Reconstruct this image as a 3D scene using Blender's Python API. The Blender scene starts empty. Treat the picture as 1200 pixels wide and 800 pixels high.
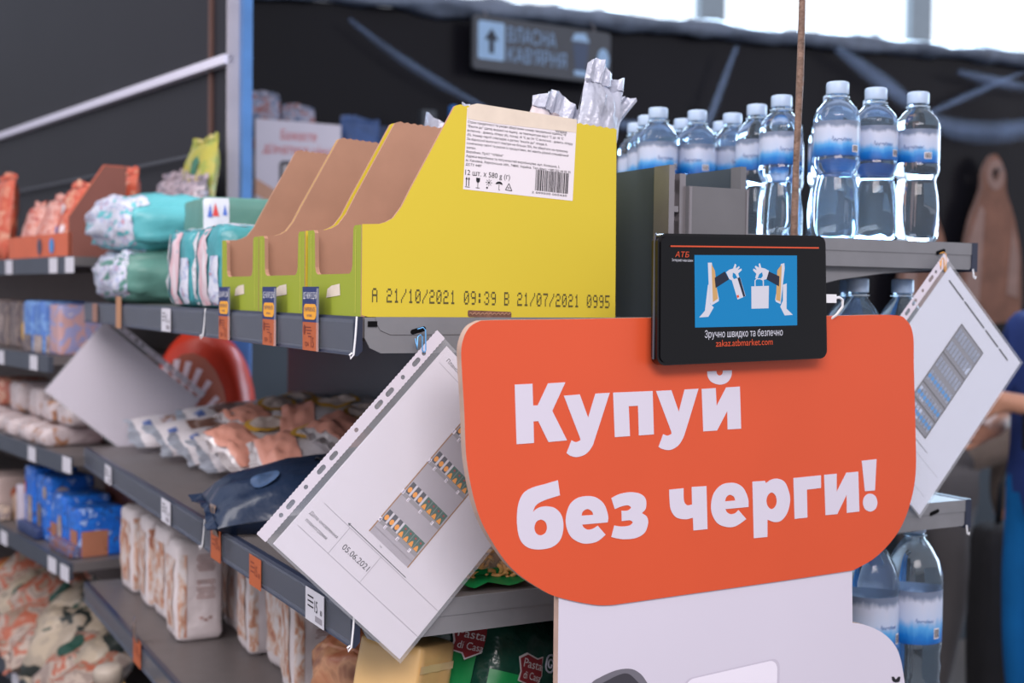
import bpy, bmesh, math, random
from mathutils import Vector, Matrix, Euler, noise
from mathutils.geometry import tessellate_polygon, delaunay_2d_cdt
R = math.radians
SC = bpy.context.scene
COL = SC.collection

# ------------------------------------------------------------------ camera
def aim(fwd_yaw, pitch, roll):
    cy, sy, cp, sp = math.cos(fwd_yaw), math.sin(fwd_yaw), math.cos(pitch), math.sin(pitch)
    Fh, W, Z = Vector((sy, cy, 0)), Vector((cy, -sy, 0)), Vector((0, 0, 1))
    F = cp*Fh - sp*Z
    U0 = cp*Z + sp*Fh
    cr, sr = math.cos(roll), math.sin(roll)
    Rt, U = cr*W + sr*U0, cr*U0 - sr*W
    m = Matrix((Rt, U, -F)).transposed()
    return m.to_4x4()
cam = bpy.data.cameras.new('camera')
cam.sensor_width = 36.0
cam.lens = 45.0
cam.clip_start = 0.05
cam.clip_end = 100
cam.dof.use_dof = True
cam.dof.focus_distance = 1.42
cam.dof.aperture_fstop = 4.6
cam_ob = bpy.data.objects.new('camera', cam)
COL.objects.link(cam_ob)
cam_ob.matrix_world = Matrix.Translation((0, 0, 1.5)) @ aim(R(28.413), R(2.0334), R(0.6875))
SC.camera = cam_ob

# ------------------------------------------------------------------ light
SC.view_settings.view_transform = 'Standard'
SC.view_settings.look = 'None'
SC.view_settings.gamma = 1.0
SC.view_settings.use_curve_mapping = False
SC.view_settings.exposure = 0.40
w = bpy.data.worlds.new('hall_light')
SC.world = w
w.use_nodes = True
w.node_tree.nodes['Background'].inputs[0].default_value = (0.90, 0.90, 1.0, 1)
w.node_tree.nodes['Background'].inputs[1].default_value = 0.60

def area(name, loc, target, sx, sy, power, color):
    l = bpy.data.lights.new(name, 'AREA')
    l.shape = 'RECTANGLE'; l.size = sx; l.size_y = sy; l.energy = power; l.color = color
    o = bpy.data.objects.new(name, l)
    COL.objects.link(o)
    o.location = loc
    o.rotation_euler = (Vector(target) - Vector(loc)).to_track_quat('-Z', 'Y').to_euler()
    return o
area('ceiling_lamp_front', (-0.6, -1.6, 3.3), (0.8, 1.6, 1.3), 2.6, 0.8, 92, (1.0, 0.91, 0.90))
area('ceiling_lamp_aisle', (-1.0, 1.9, 3.4), (0.5, 2.1, 1.2), 0.6, 2.6, 38, (1.0, 0.95, 0.93))
area('window_daylight', (5.2, 6.4, 4.0), (1.1, 1.6, 1.4), 4.5, 1.6, 330, (0.55, 0.76, 1.0))

area('bottle_side_fill', (6.4, 2.3, 2.0), (1.2, 1.75, 1.6), 3.0, 2.4, 32, (0.60, 0.79, 1.0)).data.spread = R(70)  # added lamp beyond the right edge; puts bright streaks in the bottles

# ------------------------------------------------------------------ materials
MATS = {}
def M(name, color, rough=.5, metal=0., spec=.5, var=.06, scale=14., bump=0., trans=0., alpha=1., ior=1.45, emit=0., coat=0.):
    if name in MATS: return MATS[name]
    m = bpy.data.materials.new(name); MATS[name] = m
    m.use_nodes = True
    nt = m.node_tree; n = nt.nodes; b = n['Principled BSDF']
    def s(k, v):
        if k in b.inputs: b.inputs[k].default_value = v
    c = (*color, 1)
    s('Base Color', c); s('Roughness', rough); s('Metallic', metal); s('Specular IOR Level', spec)
    s('Transmission Weight', trans); s('IOR', ior); s('Alpha', alpha); s('Coat Weight', coat)
    if emit:
        s('Emission Color', c); s('Emission Strength', emit)
    tc = n.new('ShaderNodeTexCoord')
    if var:
        nz = n.new('ShaderNodeTexNoise'); nz.inputs['Scale'].default_value = scale; nz.inputs['Detail'].default_value = 3
        nt.links.new(tc.outputs['Object'], nz.inputs['Vector'])
        rp = n.new('ShaderNodeValToRGB')
        rp.color_ramp.elements[0].position = .3; rp.color_ramp.elements[1].position = .7
        rp.color_ramp.elements[0].color = (*[max(0, x*(1-var)) for x in color], 1)
        rp.color_ramp.elements[1].color = (*[min(1, x*(1+var)) for x in color], 1)
        nt.links.new(nz.outputs[0], rp.inputs[0]); nt.links.new(rp.outputs[0], b.inputs['Base Color'])
    if bump:
        n2 = n.new('ShaderNodeTexNoise'); n2.inputs['Scale'].default_value = scale*3
        nt.links.new(tc.outputs['Object'], n2.inputs['Vector'])
        bp = n.new('ShaderNodeBump'); bp.inputs['Strength'].default_value = bump; bp.inputs['Distance'].default_value = .01
        nt.links.new(n2.outputs[0], bp.inputs['Height']); nt.links.new(bp.outputs[0], b.inputs['Normal'])
    return m

def MP(name, cols, scale=30., stretch=(1, 1, 1), rough=.35, bump=.15, warp=.35, hard=False):
    """printed packaging: irregular patches of a few ink colours"""
    if name in MATS: return MATS[name]
    m = bpy.data.materials.new(name); MATS[name] = m
    m.use_nodes = True
    nt = m.node_tree; n = nt.nodes; b = n['Principled BSDF']
    b.inputs['Roughness'].default_value = rough
    tc = n.new('ShaderNodeTexCoord'); mp = n.new('ShaderNodeMapping'); mp.inputs['Scale'].default_value = stretch
    nt.links.new(tc.outputs['Object'], mp.inputs['Vector'])
    oi = n.new('ShaderNodeObjectInfo')
    ad = n.new('ShaderNodeVectorMath'); ad.operation = 'ADD'
    nt.links.new(mp.outputs[0], ad.inputs[0]); nt.links.new(oi.outputs['Random'], ad.inputs[1])
    nz = n.new('ShaderNodeTexNoise'); nz.inputs['Scale'].default_value = scale; nz.inputs['Detail'].default_value = 2.5
    nz.inputs['Distortion'].default_value = warp*3
    nt.links.new(ad.outputs[0], nz.inputs['Vector'])
    rp = n.new('ShaderNodeValToRGB'); cr = rp.color_ramp; cr.interpolation = 'CONSTANT' if hard else 'LINEAR'
    k = len(cols)
    while len(cr.elements) < k: cr.elements.new(.5)
    for i, c in enumerate(cols):
        cr.elements[i].position = .30 + .40*i/max(1, k-1)
        cr.elements[i].color = (*c, 1)
    nt.links.new(nz.outputs[0], rp.inputs[0]); nt.links.new(rp.outputs[0], b.inputs['Base Color'])
    if bump:
        bp = n.new('ShaderNodeBump'); bp.inputs['Strength'].default_value = bump; bp.inputs['Distance'].default_value = .01
        n2 = n.new('ShaderNodeTexNoise'); n2.inputs['Scale'].default_value = 40
        nt.links.new(tc.outputs['Object'], n2.inputs['Vector'])
        nt.links.new(n2.outputs[0], bp.inputs['Height']); nt.links.new(bp.outputs[0], b.inputs['Normal'])
    return m

def S(r, g, b):
    """an sRGB triple as linear"""
    return tuple(((x/255)/12.92 if x/255 <= .04045 else ((x/255+.055)/1.055)**2.4) for x in (r, g, b))

# ------------------------------------------------------------------ mesh helpers
WM = {}
class MB:
    def __init__(s): s.v = []; s.f = []; s.m = []
    def vert(s, p): s.v.append(Vector(p)); return len(s.v)-1
    def face(s, pts, mi=0):
        i0 = len(s.v); s.v += [Vector(p) for p in pts]; s.f.append(tuple(range(i0, i0+len(pts)))); s.m.append(mi)
    def box(s, a, b, mi=0):
        x0, y0, z0 = a; x1, y1, z1 = b
        i = len(s.v)
        s.v += [Vector(p) for p in ((x0,y0,z0),(x1,y0,z0),(x1,y1,z0),(x0,y1,z0),(x0,y0,z1),(x1,y0,z1),(x1,y1,z1),(x0,y1,z1))]
        for q in ((0,3,2,1),(4,5,6,7),(0,1,5,4),(1,2,6,5),(2,3,7,6),(3,0,4,7)):
            s.f.append(tuple(i+k for k in q)); s.m.append(mi)
    def grid(s, P, nu, nv, mi=0, cu=False, cv=False):
        i0 = len(s.v)
        for j in range(nv):
            for i in range(nu): s.v.append(Vector(P(i, j)))
        for j in range(nv if cv else nv-1):
            for i in range(nu if cu else nu-1):
                a, b = i, (i+1) % nu; c, d = j, (j+1) % nv
                s.f.append((i0+c*nu+a, i0+c*nu+b, i0+d*nu+b, i0+d*nu+a)); s.m.append(mi)
    def tube(s, pts, r, n=8, mi=0, closed=False):
        pts = [Vector(p) for p in pts]; rings = []
        up = None
        for k, p in enumerate(pts):
            a = pts[max(0, k-1)]; b = pts[min(len(pts)-1, k+1)]
            t = (b-a).normalized()
            if up is None:
                up = Vector((0, 0, 1)) if abs(t.z) < .9 else Vector((1, 0, 0))
            x = t.cross(up).normalized(); y = x.cross(t).normalized(); up = y
            rr = r[k] if isinstance(r, (list, tuple)) else r
            rings.append([p + x*math.cos(2*math.pi*i/n)*rr + y*math.sin(2*math.pi*i/n)*rr for i in range(n)])
        i0 = len(s.v)
        for ring in rings: s.v += ring
        for k in range(len(rings)-1):
            for i in range(n):
                s.f.append((i0+k*n+i, i0+k*n+(i+1) % n, i0+(k+1)*n+(i+1) % n, i0+(k+1)*n+i)); s.m.append(mi)
        s.f.append(tuple(i0+i for i in reversed(range(n)))); s.m.append(mi)
        s.f.append(tuple(i0+(len(rings)-1)*n+i for i in range(n))); s.m.append(mi)
    def lathe(s, prof, n=28, mi=0, cap0=True, cap1=True, wob=None):
        i0 = len(s.v)
        for (z, r) in prof:
            for i in range(n):
                a = 2*math.pi*i/n
                rr = r*(wob(z, a) if wob else 1)
                s.v.append(Vector((rr*math.cos(a), rr*math.sin(a), z)))
        for k in range(len(prof)-1):
            for i in range(n):
                s.f.append((i0+k*n+i, i0+k*n+(i+1) % n, i0+(k+1)*n+(i+1) % n, i0+(k+1)*n+i)); s.m.append(mi)
        if cap0: s.f.append(tuple(i0+i for i in reversed(range(n)))); s.m.append(mi)
        if cap1: s.f.append(tuple(i0+(len(prof)-1)*n+i for i in range(n))); s.m.append(mi)
    def prism(s, loops, T, c0, c1, mf=0, ms=0, mb=None):
        """filled outline (with holes) between depths c0 and c1 of a plane"""
        polys = [[Vector((a, b, 0)) for a, b in lp] for lp in loops]
        flat = [p for lp in polys for p in lp]
        tris = tessellate_polygon(polys)
        i0 = len(s.v)
        s.v += [Vector(T(p.x, p.y, c1)) for p in flat]
        i1 = len(s.v)
        s.v += [Vector(T(p.x, p.y, c0)) for p in flat]
        for t in tris:
            a, b, c = (flat[k] for k in t)
            t = tuple(t) if (b-a).cross(c-a).z > 0 else (t[0], t[2], t[1])
            s.f.append(tuple(i0+k for k in t)); s.m.append(mf)
            s.f.append(tuple(i1+k for k in reversed(t))); s.m.append(ms if mb is None else mb)
        o = 0
        for li, lp in enumerate(polys):
            k = len(lp)
            ar = sum(lp[q].x*lp[(q+1) % k].y - lp[(q+1) % k].x*lp[q].y for q in range(k))
            for q in range(k):
                a, b = o+q, o+(q+1) % k
                if (ar > 0) == (li == 0): a, b = b, a
                s.f.append((i0+a, i0+b, i1+b, i1+a)); s.m.append(ms)
            o += k
    def build(s, name, mats, parent=None, smooth=False, world=True, weld=False):
        me = bpy.data.meshes.new(name)
        vs = s.v
        if parent is not None and world:
            inv = WM[parent.name].inverted(); vs = [inv @ p for p in vs]
        elif parent is None and world:
            c = sum((p for p in vs), Vector())/max(1, len(vs))
            zb = min(p.z for p in vs); org = Vector((c.x, c.y, zb)); vs = [p-org for p in vs]
        me.from_pydata([tuple(p) for p in vs], [], s.f)
        if not isinstance(mats, (list, tuple)): mats = [mats]
        for m in mats: me.materials.append(m)
        me.polygons.foreach_set('material_index', s.m)
        if smooth: me.polygons.foreach_set('use_smooth', [True]*len(s.f))
        me.update()
        if weld:
            bm = bmesh.new(); bm.from_mesh(me)
            bmesh.ops.remove_doubles(bm, verts=bm.verts, dist=1e-5)
            bmesh.ops.recalc_face_normals(bm, faces=bm.faces); bm.to_mesh(me); bm.free()
        o = bpy.data.objects.new(name, me)
        COL.objects.link(o)
        if parent is not None:
            o.parent = parent; WM[o.name] = WM[parent.name].copy()
        else:
            if world: o.location = org
            WM[o.name] = Matrix.Translation(org) if world else Matrix.Identity(4)
        return o

def tag(o, label=None, cat=None, group=None, kind=None):
    if label: o['label'] = label
    if cat: o['category'] = cat
    if group: o['group'] = group
    if kind: o['kind'] = kind
    return o
def thing(name, label, cat, loc=(0, 0, 0), rot=(0, 0, 0), group=None):
    o = bpy.data.objects.new(name, None); COL.objects.link(o)
    o.empty_display_size = .05
    o.location = loc; o.rotation_euler = rot
    WM[o.name] = Matrix.Translation(loc) @ Euler(rot).to_matrix().to_4x4()
    return tag(o, label, cat, group)
KIDS = {}
def copy_tree(o, parent=None):
    c = o.copy(); COL.objects.link(c)
    if parent is not None: c.parent = parent
    for ch in [k for k in o.children]: copy_tree(ch, c)
    return c
def dup(o, loc, rot, label, group=None):
    c = copy_tree(o); c.location = loc; c.rotation_euler = rot; c['label'] = label
    WM[c.name] = Matrix.Translation(loc) @ Euler(rot).to_matrix().to_4x4()
    if group: c['group'] = group
    return c

def frame(o, u, v):
    o, u, v = Vector(o), Vector(u).normalized(), Vector(v).normalized(); n = u.cross(v)
    return lambda a, b, c=0.: o + u*a + v*b + n*c
def smooth_loop(pts, k=6):
    """closed outline: (x, y, corner) points, splined between corners"""
    out = []; n = len(pts)
    for i in range(n):
        p0, p1, p2, p3 = pts[i-1], pts[i], pts[(i+1) % n], pts[(i+2) % n]
        a0 = p1 if p1[2] else p0
        a3 = p2 if p2[2] else p3
        if p1[2] and p2[2]: out.append((p1[0], p1[1])); continue
        for j in range(k):
            t = j/k
            r = []
            for d in (0, 1):
                m1 = (p2[d]-a0[d])/2; m2 = (a3[d]-p1[d])/2
                if p1[2]: m1 = (p2[d]-p1[d])*.9
                if p2[2]: m2 = (p2[d]-p1[d])*.9
                h = (2*t**3-3*t**2+1)*p1[d] + (t**3-2*t**2+t)*m1 + (-2*t**3+3*t**2)*p2[d] + (t**3-t**2)*m2
                r.append(h)
            out.append(tuple(r))
    return out
def rrect(x0, y0, x1, y1, r, k=6):
    out = []
    for cx, cy, a0 in ((x1-r, y1-r, 0), (x0+r, y1-r, 90), (x0+r, y0+r, 180), (x1-r, y0+r, 270)):
        for i in range(k+1):
            a = R(a0+90*i/k); out.append((cx+r*math.cos(a), cy+r*math.sin(a)))
    return out
def rect(x0, y0, x1, y1): return [(x0, y0), (x1, y0), (x1, y1), (x0, y1)]
def ell(cx, cy, rx, ry, n=20, a0=0): return [(cx+rx*math.cos(R(a0)+2*math.pi*i/n), cy+ry*math.sin(R(a0)+2*math.pi*i/n)) for i in range(n)]
def capsule(ax, ay, bx, by, r, k=6):
    a = math.atan2(by-ay, bx-ax); o = []
    for i in range(k+1): t = a-math.pi/2+math.pi*i/k; o.append((bx+r*math.cos(t), by+r*math.sin(t)))
    for i in range(k+1): t = a+math.pi/2+math.pi*i/k; o.append((ax+r*math.cos(t), ay+r*math.sin(t)))
    return o

_TX = {}
def text_tris(body, bold=0., shear=0.):
    """lettering as triangles: outlines of the built-in font, filled by winding number (its glyphs may overlap themselves)"""
    key = (body, bold, shear)
    if key in _TX: return _TX[key]
    c = bpy.data.curves.new('t', 'FONT'); c.body = body; c.offset = bold; c.shear = shear; c.resolution_u = 3
    c.fill_mode = 'NONE'
    o = bpy.data.objects.new('t', c); COL.objects.link(o)
    me = bpy.data.meshes.new_from_object(o.evaluated_get(bpy.context.evaluated_depsgraph_get()))
    pts = [Vector((v.co.x, v.co.y)) for v in me.vertices]
    nb = {}
    for e in me.edges:
        a, b = e.vertices; nb.setdefault(a, []).append(b); nb.setdefault(b, []).append(a)
    bpy.data.objects.remove(o); bpy.data.curves.remove(c); bpy.data.meshes.remove(me)
    loops, seen = [], set()
    for v in sorted(nb):
        if v in seen: continue
        lp = [v]; seen.add(v); cur = v
        nxt = v+1 if v+1 in nb[v] else nb[v][0]     # outlines are stored in order, which keeps their direction
        while nxt not in seen:
            lp.append(nxt); seen.add(nxt); cur = nxt
            cand = [q for q in nb[cur] if q not in seen]
            if not cand: break
            nxt = cand[0]
        loops.append(lp)
    loops.sort(key=lambda lp: min(pts[k].x for k in lp))
    groups = []                                        # loops that share an x-range form one glyph
    for lp in loops:
        x0, x1 = min(pts[k].x for k in lp), max(pts[k].x for k in lp)
        if groups and x0 < groups[-1][1]: groups[-1][0].append(lp); groups[-1][1] = max(groups[-1][1], x1)
        else: groups.append([[lp], x1])
    vs, fs = [], []
    for lps, _ in groups:
        vv, ee = [], []
        for lp in lps:
            k0 = len(vv); vv += [pts[k] for k in lp]; ee += [(k0+q, k0+(q+1) % len(lp)) for q in range(len(lp))]
        ov, _oe, of, *_r = delaunay_2d_cdt(vv, ee, [], 0, 1e-5)
        k0 = len(vs); used = False
        for f in of:
            cx = sum(ov[k].x for k in f)/len(f); cy = sum(ov[k].y for k in f)/len(f); wn = 0
            for a, b in ee:
                p, q = vv[a], vv[b]
                if (p.y <= cy) != (q.y <= cy):
                    if p.x+(cy-p.y)/(q.y-p.y)*(q.x-p.x) > cx: wn += 1 if q.y > p.y else -1
            if wn: fs.append(tuple(k0+k for k in f))
        vs += [(p.x, p.y) for p in ov]
    _TX[key] = (vs, fs)
    return _TX[key]
def put_text(mb, body, T, x0, y0, width=None, height=None, eps=.0006, bold=0., shear=0., mi=0, align='l', xs=1.):
    vs, fs = text_tris(body, bold, shear)
    if not vs: return
    xa = min(v[0] for v in vs); xb = max(v[0] for v in vs)
    cap = .70
    if height: sy = height/cap; sx = sy*xs
    if width:
        sx = width/(xb-xa)
        if not height: sy = sx/xs
    off = x0
    if align == 'c': off = x0 - (xb-xa)*sx/2
    i0 = len(mb.v)
    mb.v += [Vector(T(off+(v[0]-xa)*sx, y0+v[1]*sy, eps)) for v in vs]
    for f in fs: mb.f.append(tuple(i0+k for k in f)); mb.m.append(mi)
def flat(mb, pts, T, eps=.0005, mi=0, holes=()):
    """flat printed shape"""
    polys = [[Vector((a, b, 0)) for a, b in pts]] + [[Vector((a, b, 0)) for a, b in h] for h in holes]
    fl = [p for lp in polys for p in lp]
    i0 = len(mb.v); mb.v += [Vector(T(p.x, p.y, eps)) for p in fl]
    for t in tessellate_polygon(polys):
        a, b, c = (fl[k] for k in t)
        t = tuple(t) if (b-a).cross(c-a).z > 0 else (t[0], t[2], t[1])
        mb.f.append(tuple(i0+k for k in t)); mb.m.append(mi)
def ln(mb, ax, ay, bx, by, wd, T, eps=.0005, mi=0):
    d = Vector((bx-ax, by-ay)); d.normalize(); q = Vector((-d.y, d.x))*wd/2
    flat(mb, [(ax-q.x, ay-q.y), (bx-q.x, by-q.y), (bx+q.x, by+q.y), (ax+q.x, ay+q.y)], T, eps, mi)

# ------------------------------------------------------------------ package shapes (local: base at z = 0)
def pillow_fn(wd, ht, th, seed, wr=.006, p=2.6, q=4.):
    def f(a, b, side=1, off=0.):
        x = a*wd/2; y = b*ht/2
        prof = max(0., 1-abs(a)**p)**.55 * max(0., 1-abs(b)**q)**.6
        nz = noise.noise(Vector((a*2.3+seed*7.1, b*2.3+seed*3.3, side*2)))
        nz2 = noise.noise(Vector((a*5+seed, b*7, side*5+seed)))
        edge = abs(b)**3
        pin = 1-.05*abs(b)**2
        z = side*(th/2*prof*(1+.25*nz) + wr*nz2*(.35+edge)*prof**.3 + off)
        return Vector((x*pin, y, z + wr*.8*nz*edge))
    return f
def pillow(root, wd, ht, th, mat, seed, seal_mat=None, n=18, name='bag_body', wr=.006, seals=(1, -1), sl=.014, jag=.8):
    f = pillow_fn(wd, ht, th, seed, wr)
    mb = MB()
    for sd in (1, -1):
        def P(i, j, sd=sd):
            a = -1+2*i/(n-1); b = -1+2*j/(n-1)
            return f(a if sd > 0 else -a, b, sd)
        mb.grid(P, n, n)
    mb.build(name, mat, root, True, False, weld=True)
    for e in seals:
        ms = MB(); k = 15
        i0 = len(ms.v)
        for i in range(k):
            a = -1+2*i/(k-1); p0 = f(a, e*.985)
            rip = .003*math.sin(a*9+seed)
            tip = sl*(1. if i % 2 else jag)*(1+.4*math.sin(a*3+seed))
            ms.v += [p0 + Vector((0, 0, .0006)), p0 + Vector((0, e*tip, rip+.0006)), p0 - Vector((0, 0, .0006)), p0 + Vector((0, e*tip, rip-.0006))]
        for i in range(k-1):
            a = i0+4*i; b = a+4
            for qd in ((a, a+1, b+1, b), (a+2, b+2, b+3, a+3), (a+1, a+3, b+3, b+1)):
                ms.f.append(qd); ms.m.append(0)
        ms.build('crimped_seal', seal_mat or mat, root, False, False)
    return f
def pillow_patch(root, f, a0, a1, b0, b1, mat, side=1, off=.0012, n=9, name='printed_panel', oval=False):
    mb = MB()
    if oval:
        ca, cb, ra, rb = (a0+a1)/2, (b0+b1)/2, (a1-a0)/2, (b1-b0)/2
        def P(i, j):
            r_ = j/5; t = 2*math.pi*i/20*side
            return f(ca+ra*r_*math.cos(t), cb+rb*r_*math.sin(t), side, off)
        mb.grid(P, 20, 6, cu=True)
    else:
        def P(i, j):
            i_ = i if side > 0 else n-1-i
            return f(a0+(a1-a0)*i_/(n-1), b0+(b1-b0)*j/(n-1), side, off)
        mb.grid(P, n, n)
    return mb.build(name, mat, root, True, False)

def rbox_fn(wd, dp, ht, r, seed, bulge=.05, nz_amp=.004):
    def f(x, y, z, off=0.):       # x, y, z in -1..1 on a cube surface
        h = Vector((wd/2, dp/2, ht/2))
        p = Vector((x*h.x, y*h.y, z*h.z))
        q = Vector(tuple(max(-h[k]+r, min(h[k]-r, p[k])) for k in range(3)))
        d = p-q
        if d.length > 1e-9: d.normalize()
        base = q + d*r if d.length else p
        bz = (1-z*z)*bulge; bx = (1-x*x)*bulge; by = (1-y*y)*bulge
        base = Vector((base.x*(1+bz*(1-y*y*.5)), base.y*(1+bz*(1-x*x*.5)), base.z*(1+.3*bx*by/max(bulge, 1e-6))))
        nn = noise.noise(Vector((x*2.1+seed*5, y*2.1+seed, z*2.7+seed*3)))
        nn2 = noise.noise(Vector((x*5.1+seed*2, y*5.1+seed, z*6+seed)))
        base += d*(nz_amp*(nn + .5*nn2)*(0.3 if z < -.9 else 1) + off)
        return base + Vector((0, 0, ht/2))
    return f
AX = {'x': (0, 1), '-x': (0, -1), 'y': (1, 1), '-y': (1, -1), 'z': (2, 1), '-z': (2, -1)}
def cube_pt(face, a, b):
    if face == 'x': return (1, a, b)
    if face == '-x': return (-1, -a, b)
    if face == 'y': return (-a, 1, b)
    if face == '-y': return (a, -1, b)
    if face == 'z': return (a, b, 1)
    return (a, -b, -1)
def rbox(root, wd, dp, ht, r, mat, seed, n=10, bulge=.05, nz=.004, name='body'):
    f = rbox_fn(wd, dp, ht, r, seed, bulge, nz)
    mb = MB()
    # denser samples near the edges so the rounding shows
    ts = [math.sin(math.pi/2*(-1+2*i/(n-1))) for i in range(n)]
    for fc in AX: mb.grid(lambda i, j, fc=fc: f(*cube_pt(fc, ts[i], ts[j])), n, n)
    mb.build(name, mat, root, True, False, weld=True)
    return f
def rbox_patch(root, f, face, a0, a1, b0, b1, mat, name='printed_panel', off=.0010, n=7, oval=False):
    mb = MB()
    if oval:
        ca, cb, ra, rb = (a0+a1)/2, (b0+b1)/2, (a1-a0)/2, (b1-b0)/2
        mb.grid(lambda i, j: f(*cube_pt(face, ca+ra*(j/4)*math.cos(2*math.pi*i/18), cb+rb*(j/4)*math.sin(2*math.pi*i/18)), off), 18, 5, cu=True)
    else:
        mb.grid(lambda i, j: f(*cube_pt(face, a0+(a1-a0)*i/(n-1), b0+(b1-b0)*j/(n-1)), off), n, n)
    return mb.build(name, mat, root, True, False)
def rbox_T(f, face, wd, ht, off=.0016):
    """text frame on a face, in metres from the face centre"""
    return lambda a, b, c=0.: f(*cube_pt(face, a/(wd/2), b/(ht/2)), off+c)
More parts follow.
